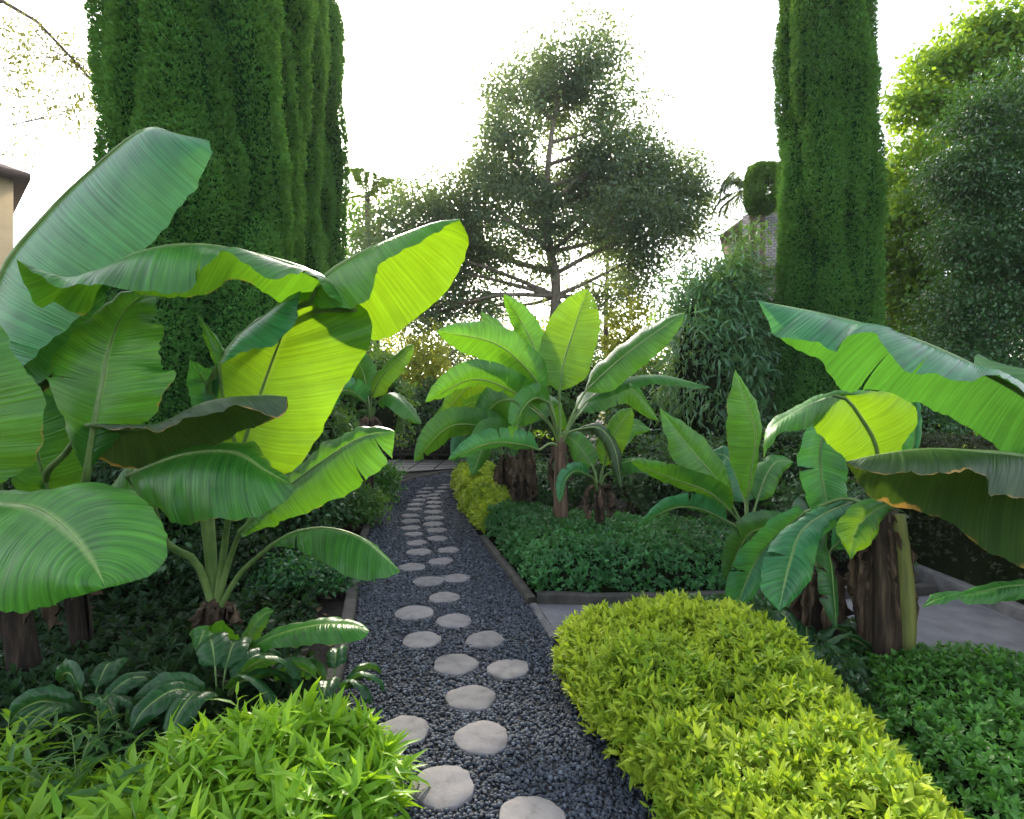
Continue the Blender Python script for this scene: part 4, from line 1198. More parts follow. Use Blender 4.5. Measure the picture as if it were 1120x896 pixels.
# small far banana left of the path
gU = np.array((-2.25, 8.6, 0.0))
U1 = new_banana('distant banana plant beyond the left clump, one bright leaf pointing up beside the path', gU)
crU = P(405, 455, 8.6)
pseudostem(U1, gU, crU, 0.09, 0.06, 'trunk_banana', 6, 51)
mleaf(U1, crU, 'banana_fresh', [(406, 435, 8.5), (415, 415, 8.4), (430, 398, 8.3), (453, 376, 8.2)], 0.21, 0.4, 0.35)
mleaf(U1, crU, 'banana', [(412, 440, 8.4), (425, 432, 8.2), (440, 440, 8.0), (461, 464, 7.9)], 0.2, 0.7, 0.5, tears=2)
mleaf(U1, crU, 'banana_teal', [(400, 440, 8.3), (385, 428, 8.1), (370, 430, 7.9), (352, 450, 7.8)], 0.2, 0.7, 0.5, tears=2)
mleaf(U1, crU, 'banana', [(402, 430, 8.9), (396, 405, 9.2), (384, 390, 9.4), (365, 388, 9.5)], 0.22, 0.3, 0.4, tears=2)
for k in range(6):
    a = k * 1.05
    dry_leaf(U1, crU + (0, 0, -0.05), (math.cos(a), math.sin(a), 0), 0.7, 0.09, 160 + k)

# ------------------------------------------------------------------ hedges and low planting
yh = smooth_poly([(0.29, 3.6), (0.38, 3.1), (0.53, 2.6), (0.64, 2.15), (0.72, 1.6), (1.15, 1.35), (1.50, 1.6), (1.68, 2.2), (1.78, 2.75), (1.75, 3.4), (1.55, 3.95), (1.0, 4.15), (0.45, 3.98)])
hedge('golden_hedge', 'bright golden-yellow low hedge spilling over the right side of the gravel path', 'hedge', yh, 0.47, 0.55, 8200, 8, LN, 0.046, M['yellow'], 0.14, 4.8, (15, 92), 0.55)
bh = smooth_poly([(0.22, 5.10), (0.10, 5.6), (-0.07, 6.2), (-0.22, 7.0), (-0.42, 7.9), (0.2, 8.0), (1.0, 7.6), (2.0, 7.2), (2.75, 6.6), (2.75, 5.3), (1.6, 5.08), (0.8, 5.04)], 90)
hedge('clipped_hedge', 'low clipped dark green hedge in front of the central banana stems', 'hedge', bh, 0.42, 0.30, 8500, 6, LNW, 0.036, M['box'], 0.04, 2.6, (30, 80), 0.4)
for nm, lb, pts, H in (('golden_shrub', 'small golden-yellow shrub on the bend of the path, nearer the camera', [(-0.40, 7.6), (-0.62, 8.4), (-0.86, 9.4), (-0.35, 9.8), (0.0, 9.2), (-0.02, 8.2)], 0.44),
                       ('golden_shrub', 'small golden-yellow shrub on the bend of the path, farther along it', [(-0.88, 9.6), (-1.12, 10.8), (-1.25, 12.0), (-0.7, 12.3), (-0.2, 11.0), (-0.35, 10.0)], 0.6)):
    hedge(nm, lb, 'shrub', smooth_poly(pts, 40), H, 0.35, 2600, 7, LNW, 0.06, M['yellow'], 0.10, 3.0, (30, 85), 0.5, group='golden shrubs on the bend')
gc = smooth_poly([(1.76, 1.5), (1.84, 2.3), (1.90, 2.8), (2.12, 3.3), (2.35, 3.75), (2.9, 3.78), (3.5, 3.45), (4.1, 2.6), (4.1, 1.5)], 60)
hedge('ground_cover', 'low carpet of small dark green leaves right of the golden hedge', 'ground cover', gc, 0.22, 0.25, 7500, 6, LNW, 0.034, M['ground_green'], 0.07, 3.0, (30, 80), 0.45, kind='stuff')
bl = smooth_poly([(1.16, 4.6), (1.40, 4.1), (1.80, 3.4), (1.92, 2.9), (2.15, 3.3), (2.6, 3.8), (2.66, 4.4), (2.3, 4.85), (1.6, 4.86)], 50)
hedge('ground_cover', 'dim ground cover behind the golden hedge at the foot of the stout banana stem', 'ground cover', bl, 0.20, 0.25, 3200, 6, LNW, 0.045, M['dark'], 0.08, 3.0, (30, 80), 0.45, kind='stuff')
hd = [(4.36, 2.2), (4.36, 9.5), (5.3, 9.5), (5.3, 2.2)]
hedge('small_leaved_hedge', 'tall dark small-leaved hedge along the far side of the side pavement', 'hedge', hd, 1.45, 0.30, 12000, 5, LNW, 0.034, M['hedge_dark'], 0.05, 2.0, (20, 80), 0.15, depth=0.07)
# fresh green lance-leaved planting, bottom left
ll = smooth_poly([(-0.46, 2.2), (-0.58, 2.62), (-0.86, 2.82), (-1.25, 2.62), (-1.75, 2.5), (-2.5, 2.5), (-2.6, 1.7), (-1.6, 1.2), (-0.5, 1.4)])
hedge('lance_leaved_shrub', 'lime-green shrub with long narrow arching leaves in the bottom left corner', 'shrub', ll, 0.25, 0.4, 1500, 9, lance(0.11, 0.55, 0.35), 0.112, M['lime'], 0.15, 3.4, (10, 95), 0.6)
# dim planting under the left bananas
ul = smooth_poly([(-1.2, 2.8), (-0.95, 3.05), (-1.3, 3.55), (-2.0, 3.7), (-3.2, 3.6), (-3.6, 2.6), (-2.4, 2.5)])
hedge('ground_cover', 'dim green low planting under the left banana plants', 'ground cover', ul, 0.12, 0.3, 1300, 6, LN, 0.08, M['shade'], 0.1, 2.6, (20, 80), 0.6, kind='stuff')


def broad_plant(base, n, size, label, mat='banana_deep', h=0.35, seed=0):
    lr = np.random.default_rng(seed)
    root = empty('broad_leaved_plant', base); tag(root, label, 'broad-leaved plant', 'broad-leaved plants under the bananas')
    base = np.asarray(base, float)
    for k in range(n):
        az = k * 2.4 + lr.uniform(-.3, .3); d = np.array((math.cos(az), math.sin(az), 0))
        e = lr.uniform(0.5, 1.0)
        a = base + d * 0.12 * e + (0, 0, h * e)
        leaf_w(root, mat, [a, a + d * size * 0.4 + (0, 0, size * 0.25), a + d * size * 0.8 + (0, 0, size * 0.15), a + d * size + (0, 0, -size * 0.1)], size * 0.26,
               1.15 if abs(d[1]) < 0.7 else 0.0, 0.2, stem=[base + (0, 0, 0.02)], r0=0.008, face=(0, -0.5, 0.85), nv=18, nu=5)


broad_plant((-1.62, 3.05, 0.02), 9, 0.34, 'broad dark-leaved plant with glossy oval leaves behind the lime shrub', 'banana_deep', 0.30, 1)
broad_plant((-1.05, 3.25, 0.02), 7, 0.24, 'smaller broad-leaved plant close to the kerb and the young banana', 'banana_deep', 0.22, 2)
broad_plant((-2.3, 3.0, 0.02), 7, 0.28, 'broad-leaved plant at the foot of the far left banana stem', 'banana_deep', 0.25, 3)
broad_plant((2.0, 3.75, 0.02), 8, 0.30, 'dim broad-leaved plant beside the thick stem on the right', 'banana_deep', 0.22, 4)
broad_plant((3.2, 2.75, 0.15), 7, 0.16, 'small fresh broad-leaved seedling in the ground cover at the right edge', 'banana_fresh', 0.25, 5)


ub = smooth_poly([(-1.25, 3.3), (-1.6, 4.3), (-1.9, 5.6), (-2.2, 7.2), (-4.5, 7.2), (-5.5, 4.5), (-3.8, 3.3)], 40)
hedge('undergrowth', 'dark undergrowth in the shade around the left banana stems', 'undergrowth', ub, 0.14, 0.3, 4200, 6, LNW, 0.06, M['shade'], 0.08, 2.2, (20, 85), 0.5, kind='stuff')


def lance_plant(base, label, h, n, ln, mat, seed):
    """arching stems set with long narrow leaves"""
    lr = np.random.default_rng(seed)
    base = np.asarray(base, float)
    root = empty('lance_leaved_plant', base); tag(root, label, 'garden plant', 'lance-leaved plants in the bottom left corner')
    sb = MB(); ps, ds, ns, sz = [], [], [], []
    for k in range(n):
        az = lr.uniform(0, 6.28); e = lr.uniform(0.1, 0.75)
        d = np.array((math.cos(az) * e, math.sin(az) * e, 1.0)); d /= np.linalg.norm(d)
        L = h * lr.uniform(0.6, 1.15)
        b0 = base + np.array((lr.normal(0, 0.05), lr.normal(0, 0.05), 0))
        line = spline([b0, b0 + d * L * 0.6, b0 + d * L + np.array((math.cos(az), math.sin(az), -0.3)) * 0.04], 10)
        sb.tube(line, np.linspace(0.005, 0.002, 10), 5)
        for q in range(11):
            t = 0.35 + 0.65 * q / 10
            p0 = line[0] * 0 + np.array([np.interp(t, np.linspace(0, 1, 10), line[:, c]) for c in range(3)])
            a2 = q * 2.4 + k; out = np.array((math.cos(a2), math.sin(a2), 0))
            up = 0.15 + 1.1 * t ** 3
            ps.append(p0); ds.append(out + d * up); ns.append(d - out * up * 0.5 + lr.normal(0, 0.1, 3)); sz.append(ln * lr.uniform(0.7, 1.15) * (0.75 + 0.4 * math.sin(math.pi * t)))
    sb.build('stem', M['stalk'], root, smooth=True)
    V, L, S, T = scatter(lance(0.10, 0.4, 0.35), np.array(ps), np.array(ds), np.array(ns), np.array(sz), np.clip(lr.normal(0.5, 0.22, len(ps)), 0, 1))
    link('leaves', mesh_np('leaves', V, L, S, [mat], T), root)


for i, (px, py, Y, h, mt, lb) in enumerate(((60, 850, 1.95, 0.42, 'lime', 'lance-leaved plant nearest the bottom left corner'), (215, 800, 2.25, 0.46, 'lime', 'taller lance-leaved plant rising above the lime shrub'),
                                       (20, 800, 2.5, 0.36, 'lime', 'lance-leaved plant at the left edge under the big round banana leaf'), (120, 790, 2.7, 0.33, 'mid', 'darker lance-leaved plant in front of the broad glossy leaves'),
                                       (300, 770, 2.6, 0.34, 'lime', 'bright lance-leaved plant just behind the lime shrub, towards the kerb'), (150, 870, 1.9, 0.42, 'lime', 'lance-leaved plant with long arching leaves at the bottom edge'),
                                       (40, 880, 1.75, 0.36, 'lime', 'low lance-leaved plant cut off by the bottom left corner'), (90, 815, 2.3, 0.36, 'mid', 'mid-green lance-leaved plant between the corner plants and the dark broad leaves'))):
    q = P(px, py, Y)
    lance_plant((q[0], q[1], 0), lb, h, 9, 0.15, M[mt], 200 + i)


def leaf_litter():
    n = 2600
    pos = np.column_stack((rng.uniform(-5, 4.2, n), rng.uniform(2.2, 9, n), np.full(n, 0.0)))
    d = poly_dist(pos[:, :2], path_poly)
    pos = pos[(d < -0.14) & ~((pos[:, 0] > 0.2) & (pos[:, 1] > 3.6) & (pos[:, 1] < 5.3))]
    n = len(pos); pos[:, 2] = rng.uniform(-0.015, 0.02, n)
    az = rng.uniform(0, 6.28, n)
    V, L, S, T = scatter(lance(0.22, -0.15, 0.5), pos, np.column_stack((np.cos(az), np.sin(az), rng.normal(0, 0.15, n))), np.column_stack((rng.normal(0, 0.25, (n, 2)), np.ones(n))), rng.uniform(0.03, 0.13, n), rng.uniform(0, 1, n))
    o = link('leaf_litter', mesh_np('leaf_litter', V, L, S, [M['litter']], T)); tag(o, 'fallen brown leaves lying on the dark soil of the beds', 'leaf litter', kind='stuff')


leaf_litter()


def bush(name, label, c, rad, n, mat, tmpl, size, per=12, sig=0.10, droop=0.25, group=None, lobes=7, seed=0, stems=6, cat='shrub', core=True):
    """a bush: several stems and an uneven crown of lobes"""
    lr = np.random.default_rng(seed)
    c = np.asarray(c, float); rad = np.asarray(rad, float)
    base = np.array((c[0], c[1], 0))
    root = empty(name, base); tag(root, label, cat, group)
    cl = []
    for k in range(lobes):
        d = unit(lr.normal(size=3)); d[2] = abs(d[2]) * 1.1 - 0.45
        cc = c + d * rad * 0.55
        s = lr.uniform(0.42, 0.62)
        cl.append((cc, rad * s, n // lobes))
    cl.append((c, rad * 0.8, n // 3))
    (V, L, S, T, MI), tws = crown_leaves(cl, tmpl, size, per, sig, droop, 0.3)
    V[:, 2] = np.maximum(V[:, 2], 0.02 + 0.05 * lr.uniform(size=len(V)))
    link('crown', mesh_np('crown', V, L, S, [mat], T), root)
    mb = MB()
    for k in range(stems):
        cc = cl[k % lobes][0]
        mb.tube(spline([base + lr.normal(0, 0.08, 3) * (1, 1, 0), (base + cc) / 2 + lr.normal(0, 0.12, 3), cc], 8), np.linspace(0.035, 0.012, 8), 5)
    mb.build('stems', M['bark'], root, smooth=True)
    if core:
        n_, m_ = 14, 20
        th, ph = np.meshgrid(np.linspace(0, 2 * math.pi, m_), np.linspace(0.02, math.pi - 0.02, n_))
        d = np.stack((np.cos(th) * np.sin(ph), np.sin(th) * np.sin(ph), np.cos(ph)), -1)
        dv = d.reshape(-1, 3)
        rr_ = 0.55 * (1 + 0.25 * noise(dv * 1.7 + c, 1.5))
        V2 = c + dv * rad * rr_[:, None]
        V2[:, 2] = np.maximum(V2[:, 2], 0.0)
        i = np.arange((n_ - 1) * m_).reshape(n_ - 1, m_)[:, :-1].ravel()
        link('blocking_core', mesh_np('blocking_core', V2, np.stack((i, i + 1, i + m_ + 1, i + m_), 1).ravel(), np.full(len(i), 4), [M['core']], None, None, True), root)  # dark core added inside the crown to block gaps between leaves
    return root


def px_bush(name, label, px, top, hw, Y, mat, tmpl, size, n, **kw):
    zt = EYE - (top - CY) / F * Y
    rx = hw / F * Y
    return bush(name, label, ((px - CX) / F * Y, Y, zt * 0.5), (rx, min(rx, zt), zt * 0.5), n, mat, tmpl, size, **kw)


# along the left kerb
px_bush('kerb_shrub', 'dark small-leaved shrub beside the kerb under the drooping banana leaf', 325, 612, 48, 5.3, M['box'], LNW, 0.05, 5000, seed=1)
px_bush('kerb_shrub', 'low mixed green shrub along the kerb behind the left banana plant', 385, 525, 34, 8.2, M['mid'], LNW, 0.06, 5000, seed=2)
px_bush('kerb_shrub', 'low shrub at the bend of the kerb near the end of the path', 412, 505, 24, 10.2, M['ground_green'], LNW, 0.07, 4000, seed=3)
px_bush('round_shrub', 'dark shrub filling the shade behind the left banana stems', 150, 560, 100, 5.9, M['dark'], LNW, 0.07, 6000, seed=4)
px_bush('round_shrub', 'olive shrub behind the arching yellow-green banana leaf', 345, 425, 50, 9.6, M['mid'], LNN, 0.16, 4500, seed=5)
px_bush('round_shrub', 'added dark bushy shrub filling the gloom directly behind the far left banana stems', 40, 470, 90, 5.6, M['shade'], LNW, 0.07, 6000, seed=21)  # these dark shrubs are added to fill the black shade under the leaves
px_bush('round_shrub', 'added dark leafy shrub at the foot of the broad nearest cypress', 190, 455, 95, 6.3, M['shade'], LNW, 0.07, 7000, seed=22)
px_bush('round_shrub', 'added low dark shrub behind the five green stalks of the left plant', 265, 575, 46, 5.4, M['shade'], LNW, 0.06, 4000, seed=23)
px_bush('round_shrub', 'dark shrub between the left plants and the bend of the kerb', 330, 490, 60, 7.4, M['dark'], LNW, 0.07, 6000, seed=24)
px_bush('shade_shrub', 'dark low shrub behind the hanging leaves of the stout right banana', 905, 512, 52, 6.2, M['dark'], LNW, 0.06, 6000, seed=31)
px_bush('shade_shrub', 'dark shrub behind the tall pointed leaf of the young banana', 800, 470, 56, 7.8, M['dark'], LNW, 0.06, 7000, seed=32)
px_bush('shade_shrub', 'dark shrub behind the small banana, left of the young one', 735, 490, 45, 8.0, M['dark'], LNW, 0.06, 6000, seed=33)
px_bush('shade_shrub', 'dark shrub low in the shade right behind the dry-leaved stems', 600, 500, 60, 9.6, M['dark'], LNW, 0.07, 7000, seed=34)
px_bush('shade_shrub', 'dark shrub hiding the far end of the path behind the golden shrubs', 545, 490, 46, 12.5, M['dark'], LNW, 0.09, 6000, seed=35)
# beyond the path and behind the central clump
px_bush('backdrop_shrub', 'sunlit yellow-green shrub under the far trees at the end of the path', 462, 345, 46, 19.5, M['gold_lit'], LNW, 0.13, 6000, seed=6, core=False)
px_bush('backdrop_shrub', 'dark green shrub directly above the slatted fence', 478, 402, 50, 18.6, M['dark'], LNW, 0.13, 6000, seed=7)
px_bush('backdrop_shrub', 'leafy green shrub left of the slatted fence behind the distant banana', 405, 362, 52, 14.5, M['mid'], LNW, 0.12, 7000, seed=8)
px_bush('backdrop_shrub', 'dark shrub behind the left leaves of the central banana clump', 548, 375, 56, 15.5, M['dark'], LNW, 0.13, 7000, seed=9)
px_bush('backdrop_shrub', 'tall shrub behind the fan of the central banana plant', 615, 362, 62, 16.5, M['mid'], LNW, 0.13, 7000, seed=10)
px_bush('backdrop_shrub', 'yellow-green sunlit shrub below the right side of the pale-trunked tree', 682, 305, 36, 17, M['gold_lit'], LNW, 0.14, 5000, seed=11, core=False)
px_bush('backdrop_shrub', 'dark shrub low between the central bananas and the drooping-leaved bush', 708, 365, 50, 11.5, M['dark'], LNW, 0.10, 7000, seed=12)
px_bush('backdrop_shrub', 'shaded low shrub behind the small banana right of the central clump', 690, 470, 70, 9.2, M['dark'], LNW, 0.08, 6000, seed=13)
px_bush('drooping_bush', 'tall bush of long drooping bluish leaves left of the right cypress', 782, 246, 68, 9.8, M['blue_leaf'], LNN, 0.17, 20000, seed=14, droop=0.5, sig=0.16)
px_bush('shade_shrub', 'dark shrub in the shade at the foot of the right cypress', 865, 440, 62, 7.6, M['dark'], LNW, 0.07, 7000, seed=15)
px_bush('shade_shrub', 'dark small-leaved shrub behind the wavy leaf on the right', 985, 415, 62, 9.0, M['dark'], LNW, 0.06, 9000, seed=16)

for i, (px, top, hw, Y, mt, lb) in enumerate(((500, 318, 70, 32, 'tree_far', 'distant rounded shrub low on the horizon, left of the central banana fan'), (570, 325, 66, 34, 'gold_lit', 'distant yellowish shrub on the horizon behind the pale trunk'),
                                         (650, 318, 70, 33, 'tree_far', 'distant greyish shrub on the horizon, right of the pale trunk'), (735, 285, 60, 30, 'mid', 'distant tall shrub peeping left of the drooping-leaved bush'), (420, 320, 66, 31, 'gold_lit', 'distant yellowish shrub behind the hazy rounded tree'))):
    px_bush('distant_shrub', lb, px, top, hw, Y, M[mt], RH, 0.2, 5000, seed=60 + i, sig=0.2, core=False)

# ------------------------------------------------------------------ cypresses
def cypress_mesh(name, H, R0, n, seed, taper=0.7, K=7, leafs=0.055, lr_amp=0.22):
    lr = np.random.default_rng(seed)
    ph = lr.uniform(0, 6.28, 6)

    def rad(th, z):
        t = z / H
        base = R0 * np.clip(1.0 - (1 - taper) * t ** 1.2, 0, 1) * np.clip((1 - t) / 0.14, 0, 1) ** 0.55 * (0.82 + 0.18 * np.clip(z / 1.2, 0, 1))
        wv = th * K / 2 + 0.9 * np.sin(z * 0.55 + ph[0]) + 0.5 * np.sin(z * 1.3 + th * 2 + ph[1])
        ridge = np.abs(np.sin(wv)) ** 0.6
        w2 = th * K * 0.9 + 1.2 * np.sin(z * 0.9 + ph[2]) + ph[3]
        ridge2 = np.sqrt(np.abs(np.sin(w2)))
        p3 = np.stack((np.cos(th) * R0, np.sin(th) * R0, z * 0.45), -1)
        return base * (1 - lr_amp + lr_amp * ridge + 0.08 * (ridge2 - 0.6) + 0.09 * noise(p3 + seed, 1.3) + 0.13 * noise(p3 * (1, 1, 1.3) + seed, 3.0))
    th = lr.uniform(0, 6.28, n); z = H * lr.uniform(0, 1, n) ** 1.05
    r = rad(th, z)
    e = 0.02
    pos = np.stack((r * np.cos(th), r * np.sin(th), z), -1)
    dth = np.stack((rad(th + e, z) * np.cos(th + e), rad(th + e, z) * np.sin(th + e), z), -1) - pos
    dz = np.stack((rad(th, z + e) * np.cos(th), rad(th, z + e) * np.sin(th), z + e), -1) - pos
    nrm = unit(np.cross(dth, dz))
    pos = pos + nrm * (lr.uniform(-0.09, 0.015, n) + 0.04 * noise(pos, 6.0))[:, None]
    ax = unit(nrm * 0.9 + np.array((0, 0, 0.6)) + lr.normal(0, 0.3, (n, 3)))
    bt = np.clip(0.45 + 0.30 * noise(pos, 3.5) + lr.normal(0, 0.16, n), 0, 1)
    k = 4
    leafp = sprigs(pos, ax, k, rhomb(0.20), leafs, (8, 50), 0.5, 0.35, bt)
    nz, nt_ = 60, 56
    T2, Z2 = np.meshgrid(np.linspace(0, 2 * math.pi, nt_), np.linspace(0, H * 0.995, nz))
    r2 = rad(T2.ravel(), Z2.ravel()) * 0.93 - 0.03
    r2 = np.maximum(r2, 0.01)
    V2 = np.stack((r2 * np.cos(T2.ravel()), r2 * np.sin(T2.ravel()), Z2.ravel()), -1)
    i = np.arange((nz - 1) * nt_).reshape(nz - 1, nt_)[:, :-1].ravel()
    V, L, S, T, MI = combine([leafp], [0])
    fol = mesh_np('foliage', V, L, S, [M['cypress']], T)
    core = mesh_np('blocking_core', V2, np.stack((i, i + 1, i + nt_ + 1, i + nt_), 1).ravel(), np.full(len(i), 4), [M['cypress_core']], None, None, True)  # dark core added to block light through the column
    mb = MB(); mb.tube([(0, 0, -0.05), (0.02, 0, 0.5), (0, 0.02, H * 0.5)], [R0 * 0.22, R0 * 0.18, R0 * 0.1], 10, wob=0.08)
    tr_loops = np.array([i for f in mb.F for i in f])
    trunk = mesh_np('trunk', np.array(mb.V), tr_loops, [len(f) for f in mb.F], [M['bark']], mb.T, None, True)
    return fol, core, trunk


def cypress(label, x, y, meshes, rot=0, sc=(1, 1, 1), group=None):
    root = empty('cypress_tree', (x, y, 0)); root.rotation_euler = (0, 0, rot); root.scale = sc
    tag(root, label, 'cypress', group)
    for nm, me in zip(('crown', 'blocking_core', 'trunk'), meshes):
        o = bpy.data.objects.new(nm, me); COL.objects.link(o); o.parent = root
    return root


cyA = cypress_mesh('a', 12.5, 1.21, 210000, 8, 0.92, 5, 0.042, 0.34)
cyB = cypress_mesh('b', 12.0, 1.0, 90000, 12, 0.88, 5, 0.058, 0.34)
GL = 'row of clipped cypresses on the left'
cypress('broad dark green columnar cypress, nearest of the row on the left', (213 - CX) / F * 7.6, 7.6, cyA, 0.4, (1, 1, 1), GL)
cypress('columnar cypress, second of the left row, partly hidden by the broad nearest one', (268 - CX) / F * 9.4, 9.4, cyB, 1.0, (1.04, 1.04, 1), GL)
cypress('columnar cypress, third of the left row, showing as a narrow strip', (303 - CX) / F * 11.6, 11.6, cyB, 2.6, (1.02, 1.02, 1.05), GL)
cypress('columnar cypress, farthest of the left row, beside the open sky', (330 - CX) / F * 14.0, 14.0, cyB, 4.4, (1.04, 1.04, 1.1), GL)
cyR = cypress_mesh('r', 13.0, 0.84, 150000, 61, 0.74, 6, 0.042, 0.26)
cypress('tall slender columnar cypress standing alone on the right against the white sky', (905 - CX) / F * 9.2, 9.2, cyR, 0.3, (0.91, 0.91, 0.96))

# ------------------------------------------------------------------ trees behind
Yc = 22.0
C = lambda *a, **k: px_cluster(*a, **k)
cl = [C(638, 85, Yc, 52, 50, 4200), C(598, 78, Yc, 36, 44, 2300, dY=1.5), C(578, 105, Yc, 44, 42, 2300), C(552, 150, Yc, 44, 46, 2300, dY=-1.5), C(612, 125, Yc, 50, 44, 2300, dY=1),
      C(655, 65, Yc, 26, 26, 900), C(540, 105, Yc, 24, 28, 600), C(560, 195, Yc, 60, 42, 3600), C(512, 225, Yc, 62, 44, 4800, dY=-1), C(470, 245, Yc, 56, 42, 3800), C(520, 270, Yc, 62, 40, 4200, dY=1),
      C(470, 290, Yc, 56, 42, 3400), C(655, 175, Yc, 58, 42, 4400), C(700, 195, Yc, 60, 50, 5600), C(738, 218, Yc, 42, 38, 3000), C(690, 240, Yc, 60, 36, 4200, dY=-1), C(635, 215, Yc, 56, 48, 4600, dY=1),
      C(595, 225, Yc, 46, 44, 3000), C(738, 185, Yc, 32, 26, 700), C(500, 318, Yc, 44, 34, 1800), C(590, 290, Yc, 44, 30, 900), C(700, 278, Yc, 44, 30, 2000), C(430, 265, Yc, 42, 36, 2000), C(640, 330, Yc, 40, 30, 700), C(545, 335, Yc, 50, 26, 1300), C(600, 262, Yc, 50, 24, 1000), C(470, 345, Yc, 44, 22, 1500), C(690, 320, Yc, 44, 30, 1600), C(745, 250, Yc, 30, 26, 900), C(665, 120, Yc, 20, 24, 350), C(530, 180, Yc, 26, 30, 700), C(760, 205, Yc, 18, 22, 350), C(680, 150, Yc, 30, 20, 800)]
tree('broad_crowned_tree', 'large airy broad-crowned tree with a forked pale trunk in the middle of the background', 'tree',
     [(1.72, Yc, 0), P(606, 380, Yc), P(608, 305, Yc), P(597, 250, Yc), P(601, 165, Yc), P(614, 85, Yc)], 0.32, 0.05, [(c, r_, int(n_ * 1.55)) for c, r_, n_ in cl], RH, 0.15, M['tree_far'], M['bark_pale'], 16, 0.27, 0.3, limbs_from=0.40, twig_n=8, limb_r=0.10)
cl = [C(665, 265, 26, 24, 26, 1300), C(670, 225, 26, 30, 26, 1500), C(685, 300, 26, 20, 18, 500)]
tree('slender_tree', 'thinner tree just right of the broad-crowned one, with a straight brown trunk', 'tree', [(4.7, 26, 0), P(663, 380, 26), P(664, 300, 26), P(668, 235, 26)], 0.16, 0.06, cl, RH, 0.2, M['tree_far'], M['bark'], 12, 0.28)
# left distant trees
cl = [C(395, 255, 26, 34, 40, 2600), C(420, 300, 26, 44, 34, 2600), C(440, 225, 26, 30, 20, 1200), C(385, 320, 26, 30, 40, 1800), C(450, 330, 26, 40, 26, 1600)]
tree('rounded_tree', 'hazy rounded tree behind the left cypress row', 'tree', [(-6.4, 26, 0), P(412, 380, 26), P(412, 270, 26)], 0.22, 0.08, cl, RH, 0.2, M['mid'], M['bark'], 12, 0.3)
# fresh layered tree on the right and the dark one before it
Yr = 12.5
cl = [C(1085, 40, Yr, 70, 26, 3800), C(1040, 70, Yr, 60, 24, 3000), C(1020, 120, Yr, 46, 22, 2200), C(1000, 105, Yr, 30, 16, 900), C(1100, 100, Yr, 70, 34, 4200), C(1075, 140, Yr, 60, 26, 3000), C(1000, 165, Yr, 30, 14, 900),
      C(1025, 200, Yr, 46, 26, 2600), C(990, 235, Yr, 36, 30, 2400), C(1010, 290, Yr, 46, 40, 3400), C(975, 190, Yr, 22, 18, 500), C(985, 330, Yr, 40, 36, 2600), C(1060, 240, Yr, 70, 60, 4500), C(1100, 330, Yr, 80, 60, 5000), C(1030, 390, Yr, 70, 50, 4000), C(960, 270, Yr, 24, 40, 1200), C(1110, 440, Yr, 80, 60, 4000), C(1150, 20, Yr, 80, 50, 3500), C(1180, 120, Yr, 80, 60, 3500)]
tree('layered_tree', 'fresh yellow-green tree with layered boughs at the top right', 'tree', [((1075 - CX) / F * Yr, Yr, 0), P(1075, 330, Yr), P(1080, 200, Yr), P(1090, 60, Yr)], 0.22, 0.06, cl, LNW, 0.13, M['sunny'], M['bark'], 12, 0.16, 0.2, limb_r=0.06)
Yd = 9.6
cl = [C(1085, 130, Yd, 50, 46, 4200), C(1060, 190, Yd, 52, 46, 5200), C(1110, 210, Yd, 60, 56, 5500), C(1066, 262, Yd, 50, 46, 5000), C(1110, 300, Yd, 60, 56, 6000), C(1060, 335, Yd, 50, 46, 5000), C(1020, 395, Yd, 46, 36, 4000),
      C(1080, 390, Yd, 60, 56, 6000), C(1030, 430, Yd, 60, 56, 5200), C(1110, 450, Yd, 60, 56, 5000), C(1160, 280, Yd, 60, 80, 4500), C(1180, 420, Yd, 60, 70, 4000), C(1150, 160, Yd, 50, 60, 3500), C(970, 450, Yd, 40, 40, 2600)]
tree('small_leaved_tree', 'dense dark small-leaved tree filling the right side', 'tree', [((1080 - CX) / F * Yd, Yd, 0), P(1080, 430, Yd), P(1080, 300, Yd), P(1085, 160, Yd)], 0.2, 0.06, [(c, r_, int(n_ * 1.7)) for c, r_, n_ in cl], LNW, 0.066, M['dark'], M['bark'], 16, 0.12, 0.2, limb_r=0.05)
# sparse boughs of a tree outside the frame, top left
Yl = 9.0
cl = [C(30, 60, Yl, 60, 40, 300), C(75, 60, Yl, 34, 40, 260), C(90, 110, Yl, 28, 34, 240), C(20, 95, Yl, 40, 30, 170), C(60, 125, Yl, 44, 20, 150), C(10, 30, Yl, 40, 26, 150), C(30, 165, Yl, 30, 18, 50), C(-60, 60, Yl, 70, 60, 600), C(-150, 20, Yl, 80, 70, 900)]
tree('sparse_tree', 'thin-leaved boughs against the white sky at the top left corner', 'tree', [((-190 - CX) / F * Yl, Yl, 0), P(-180, 300, Yl), P(-160, 120, Yl), P(-60, 20, Yl), P(10, 2, Yl), P(60, 45, Yl), P(105, 92, Yl)], 0.14, 0.012, [(c, r_, int(n_ * 2.6)) for c, r_, n_ in cl], LNW, 0.055, M['thin'], M['bark'], 10, 0.11, 0.3, limbs_from=0.55, twig_n=16, limb_r=0.012)


